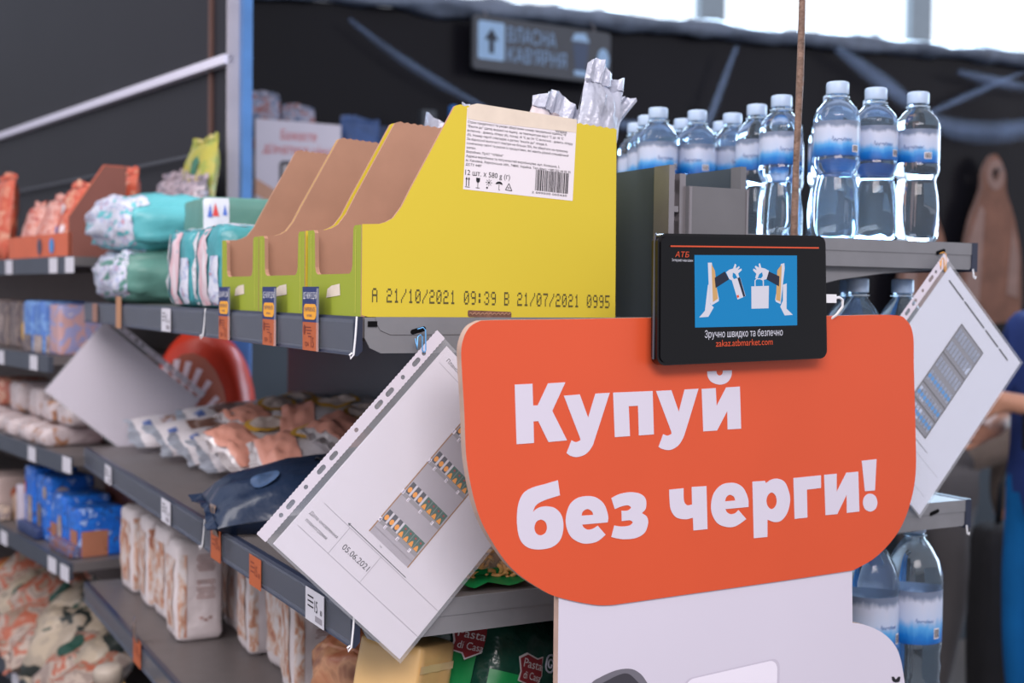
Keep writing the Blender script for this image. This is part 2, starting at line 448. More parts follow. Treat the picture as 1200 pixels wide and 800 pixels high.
GLYPH = {
 'K': [[(625.7,1409.4,1),(646.5,1409.8,1),(647.6,1387.2,1),(653.2,1387.3,1),(665.1,1409.8,1),(686.0,1410.5,1),(670.6,1381.0,1),(689.0,1349.4,1),(666.5,1348.6,1),(653.9,1370.9,1),(648.3,1370.8,1),(649.2,1348.4,1),(628.8,1348.0,1)]],
 'u1': [[(684.4,1396.4,1),(703.9,1397.3,1),(714.7,1372.3,1),(723.3,1397.7,1),(741.3,1398.1,1),(724.6,1352.6,0),(720.0,1341.5,0),(712.4,1333.9,0),(701.9,1331.2,0),(694.0,1332.7,0),(688.7,1335.9,1),(694.5,1349.1,1),(700.3,1347.1,0),(705.5,1348.7,1),(705.0,1351.2,1)]],
 'p': [[(745.6,1398.2,1),(796.6,1398.6,1),(799.2,1351.2,1),(779.6,1350.8,1),(777.9,1383.1,1),(765.8,1383.0,1),(768.0,1350.6,1),(748.6,1350.3,1)]],
 'u2': [[(801.1,1398.5,1),(821.5,1398.9,1),(832.0,1374.8,1),(839.3,1399.2,1),(858.2,1399.7,1),(842.2,1354.9,0),(837.5,1344.2,0),(831.0,1336.9,0),(821.1,1333.1,0),(811.1,1334.5,0),(805.7,1337.1,1),(811.6,1350.9,1),(817.3,1349.0,0),(822.7,1350.7,1),(822.4,1353.0,1)]],
 'j': [[(862.6,1399.3,1),(882.0,1399.8,1),(883.7,1379.6,1),(896.7,1400.2,1),(916.0,1400.7,1),(918.9,1352.8,1),(899.8,1352.6,1),(898.8,1373.6,1),(884.9,1352.0,1),(865.9,1351.8,1)]],
 'breve': [[(869.8,1418.7,1),(882.5,1418.9,1),(883.5,1415.6,0),(887.1,1413.8,0),(890.9,1415.4,0),(891.7,1419.3,1),(904.3,1419.3,1),(903.3,1412.1,0),(897.7,1405.7,0),(887.3,1403.5,0),(876.2,1406.6,0),(870.8,1412.7,0)]],
 'b': [[(678.6,1308.0,1),(681.3,1292.0,1),(662.8,1288.0,0),(652.7,1283.5,0),(648.7,1276.3,1),(654.7,1280.2,0),(663.9,1281.5,0),(675.3,1278.9,0),(683.7,1270.3,0),(686.0,1257.5,0),(682.4,1245.1,0),(672.8,1238.2,0),(657.4,1236.8,0),(643.1,1240.3,0),(633.9,1249.9,0),(630.3,1267.0,0),(631.4,1284.6,0),(637.3,1296.6,0),(648.3,1302.1,0),(662.6,1304.8,0)],[(658.4,1268.0,0),(664.2,1264.9,0),(666.1,1259.0,0),(664.3,1253.7,0),(658.6,1251.5,0),(653.1,1254.3,0),(651.0,1260.1,0),(652.9,1265.7,0)]],
 'e1': [[(741.2,1259.0,1),(741.5,1266.1,0),(736.6,1278.4,0),(726.8,1286.4,0),(715.0,1289.0,0),(702.3,1287.4,0),(693.0,1280.4,0),(688.8,1267.2,0),(690.6,1255.3,0),(696.7,1245.8,0),(707.3,1239.8,0),(716.9,1238.1,0),(728.6,1239.6,0),(738.7,1245.8,1),(728.6,1256.4,1),(723.0,1253.7,0),(716.6,1253.0,0),(711.3,1255.6,0),(709.1,1259.0,1)],[(708.1,1268.5,1),(709.7,1272.8,0),(715.2,1275.1,0),(720.8,1272.4,0),(722.8,1268.4,1)]],
 'z': [[(745.3,1284.8,1),(756.0,1288.6,0),(770.2,1289.7,0),(782.5,1287.1,0),(789.7,1281.0,0),(790.2,1271.1,0),(785.1,1265.8,1),(791.5,1261.6,0),(793.4,1254.0,0),(788.9,1244.0,0),(777.8,1239.3,0),(763.4,1239.0,0),(753.5,1240.7,0),(746.1,1242.8,1),(749.6,1255.0,1),(758.8,1253.2,0),(768.7,1253.4,0),(773.3,1256.2,0),(769.7,1259.1,0),(759.1,1259.1,1),(758.5,1270.3,1),(766.2,1269.9,0),(770.8,1272.8,0),(766.7,1275.6,0),(758.8,1275.1,0),(749.9,1272.7,1)]],
 'ch': [[(820.8,1289.3,1),(840.1,1289.7,1),(841.0,1275.7,0),(845.4,1270.5,0),(852.2,1270.7,1),(851.2,1290.4,1),(871.5,1290.2,1),(874.0,1241.6,1),(854.7,1241.5,1),(853.6,1255.9,1),(843.0,1254.9,0),(830.8,1258.0,0),(823.4,1266.9,0),(821.3,1280.3,0)]],
 'e2': [[(931.6,1262.6,1),(930.8,1272.1,0),(924.5,1283.9,0),(915.2,1290.1,0),(904.4,1291.9,0),(891.8,1289.9,0),(881.7,1280.9,0),(878.4,1267.6,0),(880.9,1256.2,0),(888.6,1246.6,0),(901.3,1241.8,0),(914.0,1242.0,0),(928.7,1248.9,1),(917.3,1260.0,1),(912.3,1256.7,0),(906.1,1256.2,0),(900.9,1258.8,0),(898.6,1262.4,1)],[(897.8,1271.3,1),(899.7,1276.1,0),(904.7,1278.3,0),(910.4,1275.6,0),(912.5,1271.2,1)]],
 'r': [[(936.6,1291.4,1),(954.9,1291.2,1),(956.1,1288.4,1),(964.8,1292.2,0),(975.1,1292.3,0),(985.6,1286.4,0),(992.6,1269.2,0),(989.4,1253.1,0),(980.8,1243.9,0),(970.4,1242.4,0),(959.5,1246.0,1),(960.0,1226.0,1),(940.2,1226.0,1)],[(964.9,1277.2,0),(970.6,1273.4,0),(972.8,1267.0,0),(971.2,1260.9,0),(965.4,1257.8,0),(959.7,1261.6,0),(957.5,1268.0,0),(959.4,1274.1,0)]],
 'g': [[(997.1,1292.0,1),(1039.0,1292.9,1),(1039.4,1277.8,1),(1017.7,1277.2,1),(1019.5,1244.2,1),(1000.1,1243.9,1)]],
 'i': [[(1043.9,1293.1,1),(1063.4,1293.4,1),(1064.0,1271.7,1),(1078.8,1293.8,1),(1097.5,1294.0,1),(1100.8,1245.6,1),(1080.8,1245.3,1),(1079.9,1267.4,1),(1065.7,1244.9,1),(1047.4,1245.0,1)]],
 'ex': [[(1102.9,1306.9,1),(1126.7,1307.6,1),(1125.2,1269.6,1),(1109.1,1269.6,1)]],
 'dot': [[(1117.6,1266.2,0),(1126.1,1262.5,0),(1129.6,1254.5,0),(1126.6,1246.9,0),(1118.2,1244.3,0),(1109.7,1248.1,0),(1106.3,1256.0,0),(1109.3,1263.6,0)]],
 'bubble': [[(565.2,1428.3,0),(564.9,1449.7,0),(571.4,1465.9,0),(582.8,1473.6,0),(599.2,1475.3,0),(682.6,1476.4,0),(801.2,1478.5,0),(1044.7,1481.1,0),(1146.8,1482.5,0),(1171.0,1476.3,0),(1183.0,1458.4,0),(1185.7,1418.4,0),(1191.2,1335.9,0),(1192.8,1286.0,0),(1183.9,1247.3,0),(1164.9,1214.8,0),(1130.4,1188.2,0),(1093.5,1174.8,1),(996.8,1172.7,0),(841.7,1170.3,0),(770.2,1169.1,0),(742.8,1169.2,0),(719.0,1173.1,0),(683.0,1183.6,0),(661.1,1194.0,0),(625.3,1219.6,0),(599.2,1253.6,0),(583.2,1286.1,0),(572.0,1333.5,0),(568.5,1385.3,0)]],
 'white': [[(682.8,1192.7,1),(784.4,1182.6,1),(1093.1,1188.3,1),(1096.0,1110.3,1),(1118.9,1104.5,0),(1145.9,1092.0,0),(1166.3,1074.8,0),(1177.0,1055.3,0),(1185.1,1024.3,1)]],
 'phone': [[(724.8,1086.4,1),(731.2,1090.1,0),(755.0,1096.3,0),(774.9,1095.6,0),(788.4,1088.2,0),(797.7,1076.6,1)]],
 'phone2': [[(737.7,1084.6,1),(759.5,1091.0,0),(772.8,1090.2,0),(786.4,1078.1,1)]],
 'card': [[(847.2,1069.9,1),(857.7,1075.2,0),(952.2,1078.6,0),(968.6,1076.5,0),(979.0,1067.2,0),(983.2,1051.5,1)]],
 'tick': [[(1161.8,1036.0,1),(1166.1,1035.4,1),(1169.1,1031.8,0),(1173.3,1034.5,1),(1176.9,1034.0,1),(1174.9,1027.8,0),(1164.9,1029.2,0)]],
}
SCR = {
 'blue':[(833.1,1546.7),(976.5,1549.8),(978.8,1470.6),(835.6,1468.2)],
 'mon1':[(851.2,1538.8),(856.4,1539.0),(866.9,1499.9),(867.0,1497.3),(857.4,1492.5),(854.1,1495.4)],
 'tan1':[(855.9,1537.4),(860.7,1530.4),(865.6,1499.9),(858.8,1495.9)],
 'st1':[(851.8,1514.8),(855.3,1515.7),(854.9,1494.3),(860.2,1490.3),(853.1,1479.9),(840.8,1479.2),(848.3,1486.5)],
 'sl1':[(860.4,1522.5),(874.0,1529.8),(880.4,1521.2),(862.0,1511.4)],
 'h1':[(875.5,1528.9),(880.1,1531.9),(885.1,1533.1),(887.5,1538.6),(889.5,1537.5),(888.8,1533.2),(893.2,1536.0),(894.4,1534.7),(891.3,1531.5),(896.6,1533.4),(897.2,1531.6),(892.3,1527.9),(894.0,1523.5),(891.2,1523.0),(888.3,1527.4),(884.9,1528.7),(884.5,1524.2),(887.4,1520.2),(883.5,1520.2),(880.1,1521.5)],
 'card':[(883.7,1520.9),(895.2,1523.7),(903.6,1503.0),(892.4,1499.1)],
 'cs':[(891.5,1522.8),(894.9,1523.7),(903.0,1503.0),(900.2,1502.0)],
 'cr':[(890.8,1503.5),(893.6,1504.4),(894.5,1501.8),(891.8,1500.8)],
 'bag':[(911.3,1513.9),(936.2,1514.9),(936.3,1489.7),(912.1,1489.1)],
 'hd':[(915.8,1513.5),(915.7,1520.7),(918.5,1523.0),(927.1,1523.2),(928.9,1520.5),(929.0,1514.1),(927.6,1514.1),(927.2,1520.2),(926.0,1522.0),(919.1,1521.9),(917.1,1520.3),(917.3,1513.5)],
 'mon2':[(953.1,1539.6),(958.1,1540.8),(958.8,1535.1),(953.9,1494.6),(946.9,1497.1),(945.9,1499.6)],
 'tan2':[(948.0,1532.6),(954.3,1539.1),(953.3,1497.3),(946.8,1499.3)],
 'st2':[(956.6,1516.3),(962.2,1518.0),(962.6,1489.4),(972.0,1482.5),(960.1,1481.8),(953.4,1491.6),(957.1,1498.5)],
 'sl2':[(934.4,1531.4),(951.1,1525.8),(950.8,1514.4),(932.3,1522.1)],
 'h2':[(935.6,1531.7),(929.7,1534.1),(924.5,1534.9),(922.7,1540.0),(920.7,1539.1),(921.4,1534.8),(916.4,1537.0),(915.3,1535.6),(918.3,1532.0),(913.7,1533.7),(912.8,1531.9),(917.8,1528.0),(916.2,1523.4),(919.1,1522.1),(921.8,1527.6),(925.8,1529.9),(927.0,1525.9),(923.7,1521.7),(926.6,1520.9),(932.3,1522.3)],
 'line':[(800.9,1556.1),(1008.0,1560.1),(1008.1,1558.5),(800.9,1554.6)],
 'atb':[(808.5,1544.2),(825.9,1544.6),(825.8,1550.5),(808.4,1550.0)],
 'im':[(803.3,1539.5),(831.9,1539.9)],
 'zr':[(848.6,1457.8),(957.7,1460.0)],
 'zk':[(863.9,1448.1),(943.4,1449.8)],
 'out':[(786.2,1568.6),(1020.2,1573.7),(1026.5,1432.3),(787.9,1427.3)],
}
# ------------------------------------------------------------------ common materials
m_shelf = M('shelf_paint', S(112, 106, 106), .45, .3, .4, .05, 30)
m_plate = M('end_plate_paint', S(128, 129, 134), .5, .2, .4, .04, 40)
m_rail = M('price_rail_plastic', S(42, 48, 67), .3, 0, .5, .05, 9)
m_dark = M('dark_panel', S(74, 84, 94), .4, .2, .4, .06, 6)
m_black = M('black_plastic', S(26, 26, 29), .35)
m_hole = M('dark_recess', S(16, 16, 18), .9, spec=.1, var=0)
m_white = M('white_plastic', S(225, 225, 230), .4, var=.02)
m_paper = M('white_paper', S(232, 226, 235), .75, spec=.2, var=.015, scale=5)
m_steel = M('grey_steel', S(150, 146, 150), .35, .7, .5, .05, 30)
m_cover = M('grey_cover', S(112, 112, 116), .5, .15, .4, .04, 20)
m_ink = M('black_ink', S(40, 40, 46), .7, spec=.2, var=0)
m_line = M('grey_ink', S(150, 146, 155), .7, spec=.2, var=0)
m_film = M('clear_sleeve_film', S(215, 218, 226), .12, alpha=.16, var=0)
m_clear = M('clear_plastic_lip', S(200, 205, 215), .15, alpha=.06, spec=.2, var=0)
m_otag = M('orange_tag_card', S(176, 90, 52), .6, var=.05)
m_btag = M('navy_tag_card', S(38, 52, 104), .55, var=.05)
m_ytag = M('amber_print', S(232, 162, 48), .55, var=.03)
m_wtag = M('white_tag_card', S(206, 204, 214), .6, var=.03)

# ------------------------------------------------------------------ setting
m_floor = M('floor_tile', S(120, 116, 114), .35, var=.1, scale=2)
mb = MB(); mb.box((-5, -6, -.1), (11, 13, 0)); tag(mb.build('floor', m_floor), kind='structure')
m_wall = M('pale_wall', S(200, 205, 212), .8, var=.03, scale=2)
m_wpane = M('bright_window_pane', (.80, .90, 1.0), .3, var=0, emit=.80)
m_mull = M('grey_window_frame', S(160, 176, 188), .5, var=.03)
# far wall beyond the film: masonry below, a band of windows above
mb = MB(); mb.box((-5, 9.0, 0), (16, 9.3, 3.2)); mb.box((-5, 9.0, 6.6), (16, 9.3, 7.2)); mb.box((-5, 9.0, 3.2), (4.0, 9.3, 6.6))
tag(mb.build('wall_back', m_wall), kind='structure')
# one strip window with mullions
win = thing('window_1', None, None, (9.5, 9.1, 3.2)); win['kind'] = 'structure'
xs = [4.0, 6.82, 9.30, 12.4, 15.4]
for i in range(4):
    mb = MB(); mb.box((xs[i]+.12, 9.10, 3.2), (xs[i+1]-.12, 9.12, 6.6)); mb.build('pane', m_wpane, win)
for x in xs:
    mb = MB(); mb.box((x-.13, 9.02, 3.2), (x+.13, 9.16, 6.6)); mb.build('mullion', m_mull, win)

# black plastic film partition with a rail of clumped clear film on top
m_bfilm = M('black_film', S(24, 24, 30), .25, spec=.22, var=.12, scale=1.5)
m_cfilm = M('clumped_clear_film', S(104, 116, 136), .22, var=.25, scale=12)
m_streak = M('painted_film_glint', S(150, 178, 222), .35, var=.3, scale=5, alpha=.16)
part = thing('partition', None, None, (3.5, 4.5, 0)); part['kind'] = 'structure'
def ztop(x): return 2.545 + (x-1.0)*.0355
mb = MB(); NX, NZ = 90, 34
def PF(i, j):
    x = .75 + 6.25*i/(NX-1); t = j/(NZ-1); z = ztop(x)*t
    y = 4.5 + .020*noise.noise(Vector((x*1.1, z*.9, 2))) + .007*noise.noise(Vector((x*3.1+z, z*1.7, 5))) + .0022*math.sin(x*9+z*4)*t
    return (x, y, z)
mb.grid(PF, NX, NZ); mb.build('black_film_sheet', m_bfilm, part, True)
mb = MB()
def PR(i, j):
    x = .75 + 6.25*i/149; a = 2*math.pi*j/10
    r = .032 + .02*noise.noise(Vector((x*4, a*.8, 3))) + .012*noise.noise(Vector((x*11, a*1.5, 8)))
    return (x, 4.47 + r*math.cos(a)*1.3, ztop(x) + .02 + r*math.sin(a)*(1.15 if x > 2 else .9))
mb.grid(PR, 150, 10, cv=True); mb.build('clumped_film_roll', m_cfilm, part, True)
# pale ribbons painting the light that folds in the film catch
def streak(pts, wd, name='light_streak'):
    for q, wq in enumerate((.45, .9, 1.45, 2.1)): streak_layer(pts, wd*wq, .004*q, name)
def streak_layer(pts, wd, dy, name):
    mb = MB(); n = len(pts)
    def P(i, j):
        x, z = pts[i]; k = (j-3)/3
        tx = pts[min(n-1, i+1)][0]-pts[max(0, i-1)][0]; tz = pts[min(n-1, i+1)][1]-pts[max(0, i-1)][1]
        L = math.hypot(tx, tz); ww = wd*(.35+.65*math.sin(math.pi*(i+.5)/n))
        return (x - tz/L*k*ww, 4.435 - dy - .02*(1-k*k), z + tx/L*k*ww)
    mb.grid(P, n, 7); mb.build(name, m_streak, part, True)
def qb(a, b, c, n=12): return [tuple((1-t)**2*a[k] + 2*t*(1-t)*b[k] + t*t*c[k] for k in (0, 1)) for t in [i/(n-1) for i in range(n)]]
streak(qb((4.03, 2.63), (4.35, 2.50), (4.60, 2.37)), .022)
streak(qb((4.50, 2.40), (4.95, 2.20), (5.75, 2.50)), .028)
streak(qb((4.56, 2.36), (4.9, 2.50), (5.25, 2.635)), .010)
streak(qb((4.8, 2.6), (5.0, 2.57), (5.5, 2.56)), .014)
streak(qb((3.25, 2.05), (3.36, 2.32), (3.47, 2.58)), .010)
streak(qb((1.70, 2.50), (1.95, 2.33), (2.35, 2.19)), .010)
streak(qb((2.7, 2.20), (2.9, 2.21), (3.2, 2.20)), .012)

# ------------------------------------------------------------------ double-sided shelving unit
XF, XB, Y0, Y1, YJ = .517, .925, 1.29, 2.88, 1.893
unit = thing('shelving_unit', 'dark grey double-sided shop shelving unit behind the orange sign', 'shelving', (.97, 2.08, 0))
def end_plate(x0, x1, zt, h, y, sgn, front):
    """folded sheet-metal shelf end with a raised upper band and a hanging slot"""
    T = frame((0, y, 0), (1, 0, 0), (0, 0, 1))
    mb = MB(); r = .012
    if front < 0: lp = [(x0, zt), (x1, zt), (x1, zt-h), (x0+r*1.6, zt-h), (x0+r*.5, zt-h+r*.5), (x0, zt-h+r*1.4)]
    else: lp = [(x0, zt), (x1, zt), (x1, zt-h+.003), (x1-.003, zt-h), (x0, zt-h)]
    mb.prism([lp], T, -.003, 0)
    e = mb.build('end_plate', m_plate, unit)
    mb = MB()
    if front < 0: lp = [(x0+.012, zt+.0005), (x1, zt+.0005), (x1, zt-h*.48), (x0+.03, zt-h*.48), (x0+.018, zt-h*.36), (x0+.014, zt-h*.2)]
    else: lp = [(x0, zt+.0005), (x1, zt+.0005), (x1, zt-h*.44), (x0, zt-h*.44)]
    mb.prism([lp], T, 0, .0012); mb.build('raised_band', m_plate, e)
    mb = MB(); xc = x0+.062 if front < 0 else x1-.062; zc = zt-h*.34
    flat(mb, capsule(xc-.006, zc-.0025, xc+.007, zc+.001, .0028), T, .0016)
    if front < 0: flat(mb, rect(x0+.003, zt-.010, x0+.014, zt-.004), T, .0016)
    mb.build('hanging_slot', m_hole, e)
for zt, h in ((1.475, .039), (1.159, .040), (.865, .040)):
    mb = MB(); mb.box((XF-.004, Y0+.003, zt-.022), (XB-.002, Y1-.003, zt))
    for yy in (Y0+.01, 1.6, YJ, 2.2, 2.5, Y1-.03): mb.box((XF+.03, yy, zt-.038), (XB-.03, yy+.018, zt-.022))
    mb.build('shelf', m_shelf, unit)
    end_plate(XF, XB, zt, h, Y0, 1, -1)
    mb = MB(); mb.box((XF, Y1-.003, zt-h), (XB, Y1, zt)); mb.build('end_plate', m_plate, unit)
    for ya, yb in ((Y0-.004, YJ-.004), (YJ+.006, Y1)):
        mb = MB()
        prof = [(XF-.004, zt+.001), (XF-.012, zt+.001), (XF-.014, zt-.006), (XF-.012, zt-.036), (XF-.015, zt-.041), (XF-.010, zt-.042), (XF-.004, zt-.036)]
        T = frame((0, ya, 0), (1, 0, 0), (0, 0, 1))
        mb.prism([prof], lambda a, b, c, ya=ya: Vector((a, ya-c, b)), -(yb-ya), 0)
        rl = mb.build('price_rail', m_rail, unit)
        mb = MB(); mb.box((XF-.0155, ya+.001, zt-.038), (XF-.0148, yb-.001, zt-.002)); mb.build('clear_lip', m_clear, rl)
        mb = MB()
        mb.tube([(XF-.011, ya-.0005, zt+.001), (XF-.0125, ya-.001, zt-.020), (XF-.0145, ya-.001, zt-.040), (XF-.018, ya-.001, zt-.044), (XF-.019, ya-.001, zt-.040), (XF-.016, ya-.001, zt-.038)], .0011, 6)
        mb.build('curled_rail_end', m_white, rl)
for zt, h in ((1.582, .037), (1.217, .037), (.87, .037)):
    mb = MB(); mb.box((1.032, Y0+.003, zt-.020), (1.436, Y1, zt)); mb.build('shelf', m_shelf, unit)
    end_plate(1.034, 1.436, zt, h, Y0, 1, 1)
    mb = MB(); mb.box((1.436, Y0-.002, zt-.040), (1.447, Y1, zt+.001)); rl = mb.build('price_rail', m_rail, unit)
    mb = MB(); mb.tube([(1.437, Y0-.003, zt-.036), (1.439, Y0-.003, zt-.048), (1.442, Y0-.003, zt-.050), (1.443, Y0-.003, zt-.046)], .0012, 6); mb.build('curled_rail_end', m_white, rl)
    mb = MB(); T = frame((0, Y0+.012, 0), (1, 0, 0), (0, 0, 1))
    mb.prism([[(1.10, zt-.036), (1.41, zt-.036), (1.36, zt-.040), (1.28, zt-.045), (1.20, zt-.055), (1.10, zt-.075)]], T, -.003, 0); mb.build('shelf_bracket', m_plate, unit)
mb = MB(); mb.box((.914, Y0+.012, .1), (.925, 2.73, 1.662)); mb.build('back_panel', m_dark, unit)
mb = MB(); mb.box((1.020, Y0+.012, .1), (1.031, 2.80, 1.665)); mb.build('back_panel', m_dark, unit)
mb = MB(); mb.box((1.017, Y0-.008, 1.637), (1.0255, Y0+.012, 1.6655)); mb.build('top_cap', m_cover, unit)
mb = MB(); mb.box((.905, Y0-.012, 0), (.913, Y0+.02, 1.661)); mb.box((.925, Y0-.006, 0), (.934, Y0+.02, 1.652)); mb.box((.913, Y0+.004, 0), (.925, Y0+.02, 1.655))
up = mb.build('slotted_upright', m_steel, unit)
mb = MB()
for k in range(30): mb.box((.9155, Y0+.0005, 1.63-.05*k), (.9225, Y0+.0045, 1.645-.05*k))
mb.build('slots', m_hole, up)
mb = MB()
for k in range(30): mb.box((.9145, Y0-.006, 1.605-.05*k), (.9235, Y0+.0035, 1.612-.05*k))
mb.build('slot_teeth', m_steel, up)
mb = MB(); mb.box((.934, Y0-.012, .1), (1.026, Y0+.012, 1.637)); cv = mb.build('end_cover', m_cover, unit)
mb = MB(); mb.box((.9345, Y0-.0135, .1), (.9385, Y0-.012, 1.636)); mb.box((1.0225, Y0-.0135, .1), (1.0255, Y0-.012, 1.636)); mb.build('folded_edge', m_steel, cv)
mb = MB(); mb.box((.52, Y0+.02, 0), (1.43, Y1-.02, .12)); mb.build('base_plinth', m_dark, unit)
mb = MB(); mb.box((.915, 2.70, .1), (.935, 2.74, 1.66)); mb.build('rear_upright', M('brown_grey_upright', S(96, 80, 80), .5), unit)

# ------------------------------------------------------------------ wall shelving beyond, turned a little
FO = Vector((.49, 2.9, 0)); FD = Vector((-.141, .99, 0)).normalized(); FN = Vector((.99, .141, 0)).normalized()
def fp(s, o, z): return FO + FD*s + FN*o + Vector((0, 0, z))
m_fdark = M('dark_back_board', S(38, 37, 43), .4, spec=.25, var=.15, scale=1.2)
m_pole = M('pale_blue_post', S(76, 124, 184), .3, var=.15, scale=10)
m_frail = M('far_rail', S(66, 72, 84), .4, var=.06)
fu = thing('wall_shelving', 'dark wall shelving with a tall black back board at the far left', 'shelving', tuple(fp(1.2, .2, 0)), (0, 0, 0))
def fbox(mb, s0, s1, o0, o1, z0, z1):
    i = len(mb.v)
    mb.v += [fp(s, o, z) for z in (z0, z1) for s, o in ((s0, o0), (s0, o1), (s1, o1), (s1, o0))]
    for q in ((0,1,2,3),(4,7,6,5),(0,4,5,1),(1,5,6,2),(2,6,7,3),(3,7,4,0)): mb.f.append(tuple(i+k for k in q)); mb.m.append(0)
for k, zt in enumerate((1.575, 1.35, 1.134, .90, .565)):
    s0 = .02 if k != 1 else .16
    mb = MB(); fbox(mb, s0, 2.6, 0, .40, zt-.02, zt); mb.build('shelf', m_shelf, fu)
    mb = MB(); fbox(mb, s0, 2.6, -.012, 0, zt-.037, zt+.001); mb.build('price_rail', m_frail, fu)
mb = MB(); fbox(mb, .115, 9.0, .41, .43, 1.575, 3.2); mb.build('back_board', m_fdark, fu)
mb = MB(); fbox(mb, .115, 9.0, .41, .43, 0, 1.575); mb.build('lower_back_board', M('shade_lift_board', S(112, 98, 96), .6, var=.05), fu)  # board colour raised here to lift the dark under the shelves
mb = MB(); fbox(mb, .10, 9.0, .385, .41, 2.050, 2.072); mb.build('white_trim_strip', M('white_trim', S(225, 222, 240), .4, var=.02), fu)
mb = MB(); fbox(mb, .100, .108, .395, .425, 0, 3.2); mb.build('pale_edge_trim', M('pale_edge', S(170, 165, 175), .5), fu)
mb = MB(); mb.box((.894, 3.02, 0), (.917, 3.05, 3.2)); pt = mb.build('blue_post', m_pole, fu)
mb = MB(); fbox(mb, 0.13, 9.0, .38, .385, 1.84, 1.848); mb.build('board_seam', M('seam', S(70, 72, 80), .4), fu)
mb = MB(); fbox(mb, .22, .235, .402, .41, 1.58, 3.2); mb.build('brown_strip', M('brown_strip', S(92, 66, 60), .5), fu)
mb = MB(); fbox(mb, .02, 2.6, .0, .40, 0, .12); mb.build('base_plinth', m_dark, fu)

# ------------------------------------------------------------------ price tags
def tag_frame(y, z): return frame((XF-.0165, y, z), (0, -1, 0), (0, 0, 1))
def tall_tag(y, zc, label, n, price):
    T = tag_frame(y, zc); wd = .052
    t = thing('price_tag', label, 'price tag', (XF-.0165, y, zc), (0, 0, 0), 'promotional price tags on the top rail')
    mb = MB(); mb.prism([[(-wd/2, -.032), (wd/2, -.032), (wd/2, .001), (-wd/2, .001)]], T, 0, .0008); a = mb.build('orange_slip', m_otag, t)
    mb = MB()
    for k in range(4): ln(mb, -.018+.004*k, -.005-.0035*k, .003+.003*(k % 2), -.005-.0035*k, .0012, T, .0012)
    put_text(mb, price, T, .004, -.028, height=.012, eps=.0012, xs=.7); put_text(mb, 'грн', T, -.017, -.027, height=.006, eps=.0012)
    flat(mb, ell(-.019, -.008, .003, .006, 10), T, .0013)
    mb.build('price_print', M('tag_ink', S(120, 52, 40), .6, var=0), a)
    mb = MB(); mb.prism([[(-wd/2-.001, .001), (wd/2+.001, .001), (wd/2+.001, .042), (-wd/2-.001, .042)]], T, 0, .0009); b = mb.build('navy_header', m_btag, t)
    mb = MB(); mb.prism([rrect(-.021, .004, .021, .022, .007)], T, .0009, .0014); mb.build('amber_badge', m_ytag, b)
    mb = MB(); put_text(mb, 'ЩЕ НИЖЧІ ЦІНИ', T, 0, .028, width=.046, height=.0075, eps=.0013, bold=.02, align='c'); mb.build('header_lettering', m_white, b)
    mb = MB(); put_text(mb, 'З КАРТКОЮ АТБ', T, 0, .0135, width=.036, height=.0045, eps=.0018, align='c'); put_text(mb, 'на полиці', T, 0, .0075, width=.016, height=.003, eps=.0018, align='c')
    mb.build('badge_lettering', m_btag, b)
    mb = MB(); mb.prism([rect(wd/2+.001, -.032, wd/2+.0016, .040)], T, .0, .003); mb.build('clear_sleeve_edge', m_film, t)
tall_tag(1.416, 1.466, 'navy and orange price tag under the nearest yellow tray', 0, '15')
tall_tag(1.571, 1.466, 'navy and orange price tag under the middle yellow tray', 1, '15')
tall_tag(1.776, 1.466, 'navy and orange price tag under the farthest yellow tray', 2, '12')
def small_tag(y, z, wd, ht, mat, label, kind='white', grp='paper price tags on the near rails', print_=True):
    T = tag_frame(y, z)
    t = thing('price_tag', label, 'price tag', (XF-.0165, y, z), (0, 0, 0), grp)
    mb = MB(); mb.prism([rect(-wd/2, -ht, wd/2, 0)], T, 0, .0008); a = mb.build('tag_card', mat, t)
    if print_:
        mb = MB()
        for k in range(3): ln(mb, -wd*.36, -ht*(.22+.15*k), -wd*.05, -ht*(.22+.15*k), .0018, T, .0012)
        put_text(mb, '15', T, wd*.02, -ht*.62, height=ht*.36, eps=.0012, xs=.65)
        put_text(mb, '80', T, wd*.32, -ht*.62, height=ht*.16, eps=.0012, xs=.8)
        mb.build('price_print', m_ink if kind == 'white' else M('tag_ink', (0, 0, 0)), a)
        if kind == 'white':
            mb = MB(); flat(mb, rect(wd*.05, -ht*.9, wd*.42, -ht*.72), T, .0011); mb.build('grey_print', m_line, a)
    return t
small_tag(1.395, 1.157, .062, .038, m_wtag, 'white price tag reading 15 on the middle rail beside the sleeve corner')
small_tag(1.625, 1.154, .050, .040, m_otag, 'orange price tag on the middle rail just above the sleeve corner', 'o', 'orange price tags on the near rails')
small_tag(1.815, 1.160, .050, .046, m_otag, 'orange price tag with a curled picture flap on the middle rail', 'o', 'orange price tags on the near rails')
small_tag(2.118, 1.157, .060, .038, m_wtag, 'white price tag alone on the far half of the middle rail')
small_tag(2.60, 1.155, .060, .036, m_wtag, 'white price tag near the far end of the middle rail')
small_tag(2.12, 1.473, .060, .038, m_wtag, 'white price tag on the top rail below the striped tissue packs')
small_tag(2.50, 1.490, .045, .060, M('dull_orange_card', S(176, 128, 96), .6), 'dull orange price tag below the green diaper pack', 'o', 'orange price tags on the near rails', False)
small_tag(2.74, 1.474, .050, .038, M('brown_card', S(150, 112, 100), .6), 'brownish price tag at the far end of the top rail', 'o', 'orange price tags on the near rails', False)
small_tag(2.335, .875, .060, .050, m_otag, 'orange price tag on the bottom rail before the flour bags', 'o', 'orange price tags on the near rails')
